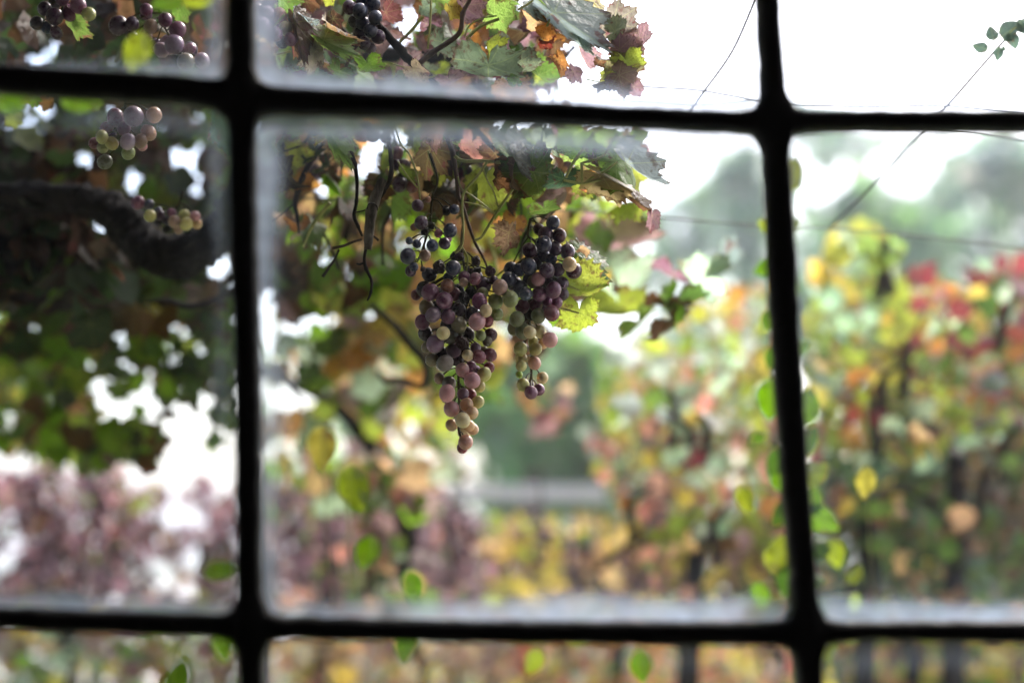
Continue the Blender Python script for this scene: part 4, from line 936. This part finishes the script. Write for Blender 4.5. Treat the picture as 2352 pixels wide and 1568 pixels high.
mass(shade, 190, [(-60, -60), (530, -60), (530, 150), (-60, 150)], 1.85, 2.3, 'db:5 dg:5 b:2', 211, (.035, .06), (), gaps=True)
ragged = root('grapevine', (0.12, 1.95, 0), 'ragged small-leaved brown and grey-green vine tangled behind the sharp leaves', 'grapevine', 'grapevines in the garden')
scatter(ragged, 150, [(600, -80), (1250, -80), (1330, 30), (1310, 200), (1200, 240), (700, 280), (590, 200)], 1.70, 2.1, 'gg:4 mv:2 t:1.5 b:3 g:3 yg:3 lt:2 o:1 db:2 pp:2', 231, (.020, .040), (), FLAT + DRY + NARROW, gaps=True)
scatter(ragged, 140, [(610, 270), (1330, 290), (1480, 340), (1440, 470), (1300, 500), (1250, 560), (950, 520), (700, 560), (610, 520)], 1.74, 2.15, 'g:3 b:3 yg:4 lt:2 dg:2 db:2 t:1 mv:1 bg:2 o:1.5', 232, (.020, .040), (), FLAT + DRY + NARROW, gaps=True)
rs = random.Random(31)
for q in range(26):
    x, y = (rs.uniform(620, 1380), rs.uniform(-20, 190)) if q % 2 else (rs.uniform(640, 1250), rs.uniform(300, 560)); d_ = rs.uniform(1.72, 2.0); a_ = rs.uniform(-1, 1)
    part('twig', tube('twig', [P(x, y, d_), P(x + a_ * 40, y + 45, d_ + .01), P(x + a_ * 60 + rs.uniform(-20, 20), y + rs.uniform(80, 140), d_ + .02)], [.0028, .0024, .0012], rs.choice([M_DARKCANE, M_DARKCANE, M_CANE, M_GREENSTEM]), sides=6, per=5, nodes=.25), ragged)
# unseen leaves added overhead and at the left to keep the left panes dark
def shade_leaves():
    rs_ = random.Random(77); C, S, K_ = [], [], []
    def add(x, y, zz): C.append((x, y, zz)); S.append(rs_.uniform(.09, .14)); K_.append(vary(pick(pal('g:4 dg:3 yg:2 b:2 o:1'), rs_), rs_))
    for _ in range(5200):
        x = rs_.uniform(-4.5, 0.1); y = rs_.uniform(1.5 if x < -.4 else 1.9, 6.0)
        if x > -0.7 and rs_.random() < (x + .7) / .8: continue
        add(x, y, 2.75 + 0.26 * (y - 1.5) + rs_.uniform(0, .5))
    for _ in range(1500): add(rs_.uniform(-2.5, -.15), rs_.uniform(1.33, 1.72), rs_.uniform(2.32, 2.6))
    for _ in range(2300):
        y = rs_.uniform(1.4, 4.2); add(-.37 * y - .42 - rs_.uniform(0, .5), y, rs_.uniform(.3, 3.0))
    return mass_mesh('shading_canopy', C, S, K_, rs_)
part('shading_canopy', shade_leaves(), vine, kind='stuff')

# ================================================================== VINES FARTHER OFF
V2 = root('grapevine', (-0.95, 3.3, 0), 'second grapevine with leaning dark trunk and hanging sprays left of the bunches', 'grapevine', 'grapevines in the garden')
def vtube(parent, name, pts, zf, s, d, rads, mat, **kw):
    return part(name, tube(name, [P(*zf(x, y), d) for x, y in pts], [sz(r, s, d) for r in rads], mat, **kw), parent)
vtube(V2, 'trunk', [(-200, 640), (60, 690), (240, 740), (350, 800), (600, 920), (800, 1070), (950, 1250), (1100, 1420), (1200, 1560), (1300, 1900), (1330, 2600)], z10, 2.0907, 3.3, [70, 60, 55, 45, 50, 60, 75, 90, 95, 100, 110], M_BARK, sides=10, rough=.2, seed=41)
VF = root('grapevine', (-1.25, 2.9, 0), 'green and lime leaved grapevine hanging over the white gap in the left pane', 'grapevine', 'grapevines in the garden')
vtube(VF, 'cane', [(-60, 620), (150, 640), (300, 700), (390, 780), (400, 880)], idz, 1 / K, 2.9, [9, 8, 7, 5, 3], M_DARKCANE, sides=6, nodes=.2)
scatter(VF, 222, [(-60, 690), (400, 650), (540, 700), (540, 800), (500, 850), (390, 840), (260, 800), (225, 850), (210, 960), (350, 990), (330, 1050), (200, 1080), (-60, 1010)], 2.5, 3.4, 'g:4 bg:5 yg:4 dg:3 y:1.5 b:2 o:.4', 210, (.030, .058),
        [(340, 870, 40), (450, 860, 40), (275, 812, 28), (440, 800, 16), (470, 830, 18)])
mass(VF, 260, [(-60, 690), (200, 690), (200, 960), (330, 1040), (200, 1080), (-60, 1010)], 3.2, 3.8, 'g:4 bg:3 dg:3 b:2 y:1', 214, (.04, .06))
scatter(V2, 105, [(700, 840), (820, 780), (960, 720), (1010, 900), (1060, 1080), (960, 1180), (700, 1190), (630, 1100), (720, 1000)], 3.2, 4.4, 'mint:4 g:2 bg:3 o:1 b:1 t:2 y:2 mv:2 yg:3', 211, (.04, .07), [(690, 920, 40), (760, 860, 22)])
scatter(glow, 46, [(860, 690), (1250, 680), (1230, 800), (1130, 900), (960, 930), (870, 820)], 2.5, 3.4, 'o:3 yg:3 y:2 t:3 b:3 g:2 bg:2', 215, (.05, .085), [(955, 735, 22), (900, 850, 16)])
scatter(V2, 90, [(585, 640), (720, 690), (860, 740), (1000, 880), (960, 980), (760, 1000), (585, 1010)], 2.8, 4.0, 'mint:4 pa:2 yg:3 bg:3 o:2 t:3 mv:2 g:2', 216, (.04, .065), [(735, 738, 44), (620, 700, 34), (700, 770, 26), (610, 790, 22), (675, 930, 44), (640, 890, 26), (790, 725, 18)])
scatter(shade, 42, [(580, 440), (690, 440), (700, 640), (650, 690), (585, 640)], 2.3, 3.0, 'dg:4 db:3 b:2 g:2', 207, (.04, .07), (), gaps=True)
mass(shade, 160, [(560, 430), (720, 430), (720, 620), (640, 650), (560, 610)], 3.0, 3.6, 'dg:4 db:3 b:2 g:1', 208, (.05, .07))
mass(V2, 160, [(585, 760), (860, 780), (1000, 880), (1060, 1080), (760, 1100), (585, 1060)], 4.4, 5.2, 'mint:4 pa:3 g:2 t:3 yg:2 mv:1', 217, (.05, .08), [(640, 800, 40), (675, 930, 50), (610, 900, 30)])
scatter(VF, 26, [(225, 800), (545, 780), (545, 900), (400, 930), (250, 900)], 2.5, 3.2, 'g:3 dg:3 bg:3 b:2', 218, (.03, .05), [(340, 875, 30), (450, 862, 30), (275, 812, 20), (500, 820, 14)])
scatter(VF, 24, [(420, 850), (548, 830), (548, 1000), (470, 980)], 2.5, 3.0, 'dg:3 g:3 bg:1 b:1', 221, (.03, .055), [(460, 940, 26), (520, 990, 20)])
scatter(V2, 30, [(820, 1080), (990, 1080), (980, 1420), (840, 1420)], 3.0, 3.25, 'mv:3 pp:2 g:2 t:2 pk:1 b:1 bg:1', 222, (.045, .07))
scatter(VF, 15, [(240, 900), (540, 900), (540, 1060), (330, 1060)], 2.6, 3.2, 'g:2 dg:2 bg:2 b:1', 220, (.022, .04))
scatter(VF, 14, [(300, 960), (380, 985), (370, 1060), (300, 1070)], 2.6, 3.2, 'g:2 bg:2 b:2', 219, (.03, .045))
for q, (xa, ya, xb, yb, xc, yc) in enumerate(((380, 820, 410, 900, 405, 980), (480, 780, 500, 900, 487, 985), (300, 790, 290, 880, 300, 930), (540, 800, 525, 860, 530, 930), (680, 690, 700, 790, 735, 850), (760, 700, 755, 760, 790, 830), (640, 860, 690, 920, 700, 960))):
    part('twig', tube('twig', [P(xa, ya, 2.8), P(xb, yb, 2.8), P(xc, yc, 2.8)], [.004, .0035, .0015], M_DARKCANE, sides=6, per=5, nodes=.3), V2)
scatter(glow, 16, [(1190, 890), (1320, 890), (1310, 990), (1200, 1000)], 3.4, 3.8, 'o:1.5 t:2 mv:2 b:3 yg:2 cr:1', 213, (.028, .045))
scatter(V2, 26, [(640, 650), (960, 640), (960, 740), (880, 740), (820, 690), (640, 690)], 2.6, 3.2, 'b:3 yg:2 db:2 g:2 bg:2', 212, (.05, .07))
def bg_vine(label, loc, polys, seed, n, d, palette, size=(.030, .052), holes=(), nmass=1900, trunk=None):
    r = root('grapevine', loc, label, 'grapevine', 'grapevines in the garden'); k = 0
    tot = sum(wt for _, wt, _ in polys)
    for i, (poly, wt, pl) in enumerate(polys):
        k += scatter(r, int(n * wt / tot), poly, d[0], d[1], pl, seed + i, size, holes, patches=True)
        mass(r, int(nmass * wt / tot), poly, d[1], d[1] + .7, pl, seed + 50 + i, size, holes, patches=seed + i)
    rs_ = random.Random(seed)
    for q in range(7):
        poly = polys[q % len(polys)][0]; p = spot(poly, rs_)
        if p: part('shoot', tube('shoot', [P(p[0], p[1] + 90, d[0] + .2), P(p[0] + rs_.uniform(-20, 20), p[1], d[0] + .1), P(p[0] + rs_.uniform(-50, 50), p[1] - 35, d[0])], [.012, .010, .004], M_DARKCANE, sides=6), r)
    if trunk:
        for (u, v) in trunk:
            p = P(u, v, (d[0] + d[1]) / 2)
            part('trunk', tube('trunk', [Vector((p.x + .05, p.y, -0.1)), Vector((p.x - .04, p.y, p.z * .5)), Vector((p.x, p.y, p.z))], [.035, .03, .022], M_BARK, sides=8, rough=.2, seed=seed), r)
            for s in (-1, 1):
                part('cane', tube('cane', [p, p + Vector((s * .10, .05, .03)), p + Vector((s * .24, 0, -.06))], [.014, .011, .007], M_DARKCANE, sides=6), r)
    return r
bg_vine('pale mint and yellow grapevine between the bunches and the right bar', (0.6, 3.4, 0),
        [([(1380, 830), (1500, 760), (1600, 700), (1790, 640), (1800, 1000), (1560, 1000), (1380, 960)], 3, 'mint:5 pa:3 yg:5 y:3 t:1 o:.6 g:1 pk:.6'),
         ([(1340, 980), (1800, 980), (1830, 1240), (1500, 1240), (1400, 1150)], 3, 'yg:3 y:2 pk:3 mint:3 pa:1 o:1.5 mv:2 g:3 cr:1 b:1'),
         ([(1480, 1180), (1840, 1180), (1850, 1430), (1480, 1430)], 3, 'y:3 yg:3 t:3 pk:2 mv:2 mint:1 g:2 b:2 dg:1')], 301, 290, (3.0, 3.8), None, trunk=[(1600, 1250)])
bg_vine('yellow and lime grapevine standing tallest just right of the right bar', (1.0, 3.3, 0),
        [([(1880, 640), (1910, 560), (1970, 500), (2040, 560), (2080, 680), (2090, 820), (1850, 820)], 3, 'yg:6 y:3 mint:4 lt:2 mv:.5 o:.5'),
         ([(1850, 800), (2130, 800), (2150, 1080), (1860, 1080)], 3, 'mint:4 yg:4 y:2 o:2 r:.5 cr:1 bl:1 t:1 g:3 b:1'),
         ([(1860, 1060), (2150, 1060), (2150, 1430), (1880, 1430)], 3, 'g:4 y:2 teal:3 t:1.5 b:3 dg:4')], 311, 290, (2.9, 3.7), None, trunk=[(2000, 1150)])
bg_vine('red and orange grapevine at the right edge with dark gaps below', (1.5, 3.4, 0),
        [([(2080, 640), (2130, 610), (2180, 660), (2290, 600), (2352, 590), (2460, 620), (2460, 860), (2080, 860)], 3, 'r:1.5 cr:3 yg:4 y:2 o:2 mint:3 g:3 mv:2 b:1'),
         ([(2090, 850), (2460, 850), (2460, 1020), (2090, 1020)], 2, 'mint:4 o:2 r:.7 cr:1 t:2 pk:2 bl:1 yg:3 g:3 b:2'),
         ([(2090, 1010), (2460, 1010), (2460, 1430), (2100, 1430)], 3, 'teal:3 g:3 db:5 b:3 dg:5 t:1')], 321, 290, (3.0, 3.8), None, trunk=[(2200, 1000)])
bg_vine('low brown and pink grapevine with purple fruit behind the lower centre of the window', (-0.3, 4.3, 0),
        [([(610, 1110), (1000, 1110), (1060, 1170), (1130, 1200), (1130, 1410), (610, 1410)], 3, 'mv:4 pp:6 t:2 g:2 pk:1.5 b:2 db:2 yg:1'), ([(600, 1380), (1200, 1400), (1200, 1620), (600, 1620)], 2, 'mv:3 t:4 y:2 pk:2 b:2 yg:1')],
        331, 280, (3.9, 4.7), None, trunk=[(760, 1290)])
bg_vine('golden yellow grapevine low behind the bottom bar at the centre', (0.4, 4.3, 0),
        [([(1120, 1190), (1500, 1200), (1500, 1420), (1120, 1420)], 3, 'y:5 t:4 pp:2 g:1 yg:2 b:2'), ([(1180, 1400), (1860, 1420), (1860, 1620), (1180, 1620)], 3, 'o:2 y:3 pk:3 yg:2 t:3 r:1 g:1')],
        341, 290, (3.9, 4.7), None, trunk=[(1430, 1370)])
bg_vine('purple brown grapevine low behind the left pane with white gaps', (-1.2, 4.2, 0),
        [([(-80, 1060), (40, 1100), (110, 1045), (170, 1095), (250, 1060), (300, 1125), (360, 1105), (410, 1150), (470, 1095), (510, 1140), (560, 1110), (560, 1420), (-80, 1420)], 4, 'pp:8 mv:3 t:1.5 b:3 cr:2 db:3 g:1 yg:.5'), ([(-80, 1390), (600, 1410), (600, 1640), (-80, 1640)], 4, 't:3 mint:2 y:2 mv:2 pp:2 b:3 bg:2 g:2')],
        351, 290, (3.8, 4.6), None, holes=[(400, 1178, 36), (442, 1190, 26), (445, 1290, 32), (372, 1322, 34), (5, 1290, 26), (40, 1240, 14), (430, 1355, 22)], trunk=[(180, 1290)], nmass=3600)
bg_vine('dim green and straw grapevine below the bottom right pane', (1.4, 3.8, 0),
        [([(1850, 1400), (2460, 1400), (2460, 1640), (1850, 1640)], 3, 'y:3 t:4 g:2 b:2 yg:3 mint:1 o:1')], 361, 200, (3.4, 4.2), None, trunk=[(2100, 1500)])

# bunches of fruit on the farther vines, all blurred
FAR = [(60, 1150, 'a'), (120, 1200, 'b'), (180, 1290, 'c'), (230, 1180, 'd'), (90, 1290, 'e'), (260, 1290, 'f'), (660, 1190, 'g'), (700, 1280, 'h'), (760, 1200, 'i'), (930, 1190, 'j'), (1240, 1230, 'k'), (1326, 1300, 'l'), (1060, 1240, 'm'), (1460, 1340, 'n')]
FARL = ['purple fruit bunch, uppermost at the left edge behind the lower left pane', 'purple fruit bunch in the cluster behind the lower left pane near the left edge', 'low reddish fruit bunch in the middle behind the lower left pane',
        'purple fruit bunch under the green leaves behind the lower left pane', 'dark fruit bunch low at the left edge behind the lower left pane', 'fruit bunch beside the white gaps behind the lower left pane',
        'blurred purple fruit bunch right beside the left bar, the upper one', 'blurred purple fruit bunch right beside the left bar, the lower one', 'blurred purple fruit bunch under the yellow creeper leaf',
        'blurred fruit bunch below the leaning dark trunk', 'violet fruit bunch left of the golden leaves under the pale rail', 'brown fruit bunch hanging among the golden leaves', 'small dark fruit bunch below the left end of the pale rail', 'dusky fruit bunch above the bottom bar right of the golden leaves']
for (u, v, _), lab in zip(FAR, FARL):
    rs_ = random.Random(u * 3 + v); d = 3.75; c = P(u, v, d)
    rt = root('grape_bunch', c + Vector((0, 0, .12)), lab, 'grapes', 'blurred fruit bunches on the farther vines')
    for i in range(34):
        q = rs_.random(); ang = rs_.uniform(0, 6.28); rad = .042 * (1 - q) ** .6 * rs_.uniform(.5, 1) + .006
        p = c + Vector((math.cos(ang) * rad, math.sin(ang) * rad, 0.075 - q * .155))
        part('grape', GRAPE_LOW, rt, Matrix.Translation(p) @ Matrix.Scale(rs_.uniform(.0085, .010), 4), vary(GC[rs_.choice(['P', 'DP', 'PG', 'RP', 'PK'])], rs_))
    part('stalk', tube('stalk', [c + Vector((0, 0, .15)), c + Vector((.005, 0, .05)), c + Vector((0, 0, -.08))], [.003, .0025, .0015], M_RACHIS, sides=5), rt)

# ================================================================== WIRES, RAILS
def wire(pts, label, r=.0011, group='thin trellis wires', mat=M_WIRE):
    P3 = [P(u, v, d) for u, v, d in pts]
    return single('trellis_wire', tube('trellis_wire', P3, [r] * len(P3), mat, sides=6, per=6), label, 'wire', group)
wire([(560, 452, 1.95), (900, 462, 2.0), (1340, 485, 2.05), (1560, 503, 2.1), (1770, 520, 2.15), (1905, 524, 2.2), (2130, 545, 2.2), (2352, 570, 2.25), (2700, 610, 2.3)], 'long thin wire sagging across the garden behind the right bar', .0014)
wire([(1790, -120, 1.75), (1735, 0, 1.75), (1682, 118, 1.78), (1616, 212, 1.8), (1590, 250, 1.8), (1560, 300, 1.8)], 'loose pale wire rising to the top edge left of the right bar', .0016)
wire([(2420, -20, 1.8), (2352, 45, 1.8), (2285, 118, 1.8), (2175, 244, 1.8), (2112, 310, 1.85), (1990, 440, 2.0), (1905, 524, 2.18)], 'slanting wire from the upper right corner down to the long wire', .0017)
wire([(1420, 190, 1.8), (1490, 200, 1.8), (1600, 207, 1.8), (1690, 222, 1.8), (1800, 240, 1.8), (2000, 245, 1.8), (2175, 244, 1.8), (2352, 262, 1.8), (2600, 280, 1.8)], 'faint wire running level just above the top bar', .0013)
wire([(1400, 230, 1.9), (1500, 236, 1.9), (1620, 242, 1.9), (1740, 232, 1.9), (1800, 260, 1.9)], 'faint slack wire touching the top bar left of the right bar', .0016)
wire([(2080, 290, 1.9), (2230, 302, 1.9), (2352, 322, 1.9), (2600, 350, 1.9)], 'short dark wire sloping away under the top bar at the right', .0013)
spr = root('climber_sprig', P(2300, 90, 1.78), 'small blue-green leaf sprig clinging to the slanting wire at upper right', 'plant')
for (x, y, tx, ty) in ((1840, 345, 1755, 320), (1880, 280, 1860, 200), (1930, 260, 2040, 180), (1995, 230, 2025, 320), (1920, 330, 1905, 405), (1960, 330, 1935, 350), (2040, 200, 2110, 160), (2060, 150, 2120, 230)):
    zz = crop(2896, 0, 1.7425)
    part('leaf', OVATE[0], spr, leaf_frame(P(*zz(x, y), 1.78), P(*zz(x + (tx - x) * 1.35, y + (ty - y) * 1.35), 1.79), R(10)), (.06, .10, .085))
part('stem', tube('stem', [P(*crop(2896, 0, 1.7425)(x, y), 1.785) for x, y in ((1830, 330), (1900, 270), (1960, 250), (2040, 190), (2140, 120))], [.0008] * 5, M_GREENSTEM, sides=5), spr)

fence = root('rail_fence', (-0.2, 7.2, 0), 'weathered pale timber rail fence crossing the garden behind the bunches', 'fence')
for (va, vb, yy, mt) in ((1112, 1150, 7.2, M_TIMBER), (1188, 1232, 7.24, M_TIMBER)):
    a, b = P(300, va, 7.2), P(300, vb, 7.2)
    part('rail', boxes('rail', [((-.8, yy, b.z), (2.4, yy + .05, a.z))], mt), fence)
for x in (-0.75, 0.62, 2.1):
    part('post', boxes('post', [((x, 7.295, -.1), (x + .09, 7.385, 1.86))], M_WOODDARK), fence)

# ================================================================== TREES AND SHRUBS BEYOND
def tree(label, u, v_top, v_bot, width, d, palette, seed, n=1500, leaf=(.22, .38), shape='round', group='trees beyond the vines', sparse=.0):
    top, bot = P(u, v_top, d), P(u, v_bot, d)
    gz = -0.012 * max(0, top.y - 8); wd = width / FPX * d / 2
    r = root('tree', (top.x, top.y, gz), label, 'tree', group); rs_ = random.Random(seed)
    hgt = top.z - gz
    part('trunk', tube('trunk', [Vector((top.x, top.y, gz - .2)), Vector((top.x + .1, top.y, gz + hgt * .4)), Vector((top.x, top.y, gz + hgt * .85))], [hgt * .022, hgt * .016, hgt * .005], M_BARK, sides=8, rough=.15, seed=seed), r)
    C, S, K_ = [], [], []
    cl = [(rs_.uniform(-1, 1), rs_.uniform(-.6, .6), rs_.random(), rs_.uniform(.22, .42)) for _ in range(34)]
    lims = []
    for (a, b, h, s) in cl:
        k = (1 - h) ** .8 if shape == 'cone' else math.sqrt(max(.05, 1 - (2 * h - 1) ** 2))
        lims.append((Vector((top.x + a * wd * k * .8, top.y + b * wd * k, bot.z + h * (top.z - bot.z))), s * wd * (.5 + .6 * k)))
    for _ in range(n):
        c, s = rs_.choice(lims); q = Vector((rs_.gauss(0, .5), rs_.gauss(0, .5), rs_.gauss(0, .42))) * s
        C.append(tuple(c + q)); S.append(rs_.uniform(*leaf)); K_.append(vary(pick(pal(palette), rs_), rs_))
    part('crown', mass_mesh('crown', C, S, K_, rs_), r)
    for i, (c, s) in enumerate(lims[:7]):
        b0 = Vector((top.x, top.y, gz + hgt * rs_.uniform(.3, .7)))
        part('limb', tube('limb', [b0, (b0 + c) / 2 + Vector((0, 0, .1)), c], [hgt * .008, hgt * .006, hgt * .003], M_BARK, sides=5, per=3), r)
    return r
tree('hazy grey-green tree whose slope shows left of the right bar', 1700, 330, 900, 420, 22, 'hg:3 pa:3', 401, 520, (.22, .38), 'cone')
tree('soft green loose tree between the hanging spray and the slanting grey-green tree', 1590, 440, 900, 330, 27, 'hg:3 pa:2 gr:1', 409, 520, (.25, .42))
tree('blue-green round tree above the tall yellow grapevine', 1990, 450, 900, 420, 20, 'hg:4 gr:2', 402, 760, (.25, .45))
tree('thin airy tree at the right edge with much sky in its crown', 2270, 340, 900, 460, 24, 'hg:3 pa:2', 403, 800, (.25, .5))
tree('faint airy tree crown just under the top bar near the right bar', 1880, 290, 800, 620, 30, 'hg:3 pa:3', 404, 640, (.3, .6))
tree('dense deep green bush filling the gap under the two bunches', 1270, 800, 1330, 460, 13, 'gr:5 lt:2 hg:1', 405, 3600, (.16, .28), group='bushes beyond the rail')
tree('pale green bush behind the mint grapevine', 1500, 800, 1300, 300, 15, 'lt:3 gg:3 mint:2', 406, 1500, (.18, .3), group='bushes beyond the rail')
tree('rounded green bush behind the lower left grapevine and trunk', 860, 1090, 1350, 420, 16, 'g:3 gg:2 dg:2', 407, 1600, (.18, .3), group='bushes beyond the rail')
tree('dark bush behind the red grapevine at the right edge', 2280, 900, 1500, 520, 10, 'dg:4 teal:2 g:2', 408, 2200, (.14, .24), group='bushes beyond the rail')

# ================================================================== AIR
hz, ht, ho = new_mat('haze')
pv = ht.nodes.new('ShaderNodeVolumePrincipled'); pv.inputs['Color'].default_value = (0.93, 0.96, 1.0, 1); pv.inputs['Density'].default_value = 0.0040; pv.inputs['Anisotropy'].default_value = 0.3
ht.links.new(pv.outputs[0], ho.inputs['Volume'])
v_, f_ = box_data((-920, -320, -4.8), (920, 920, 12.0))
hazebox = bpy.data.objects.new('haze', mesh('haze', v_, f_, [hz], smooth=False)); COL.objects.link(hazebox); hazebox['kind'] = 'stuff'
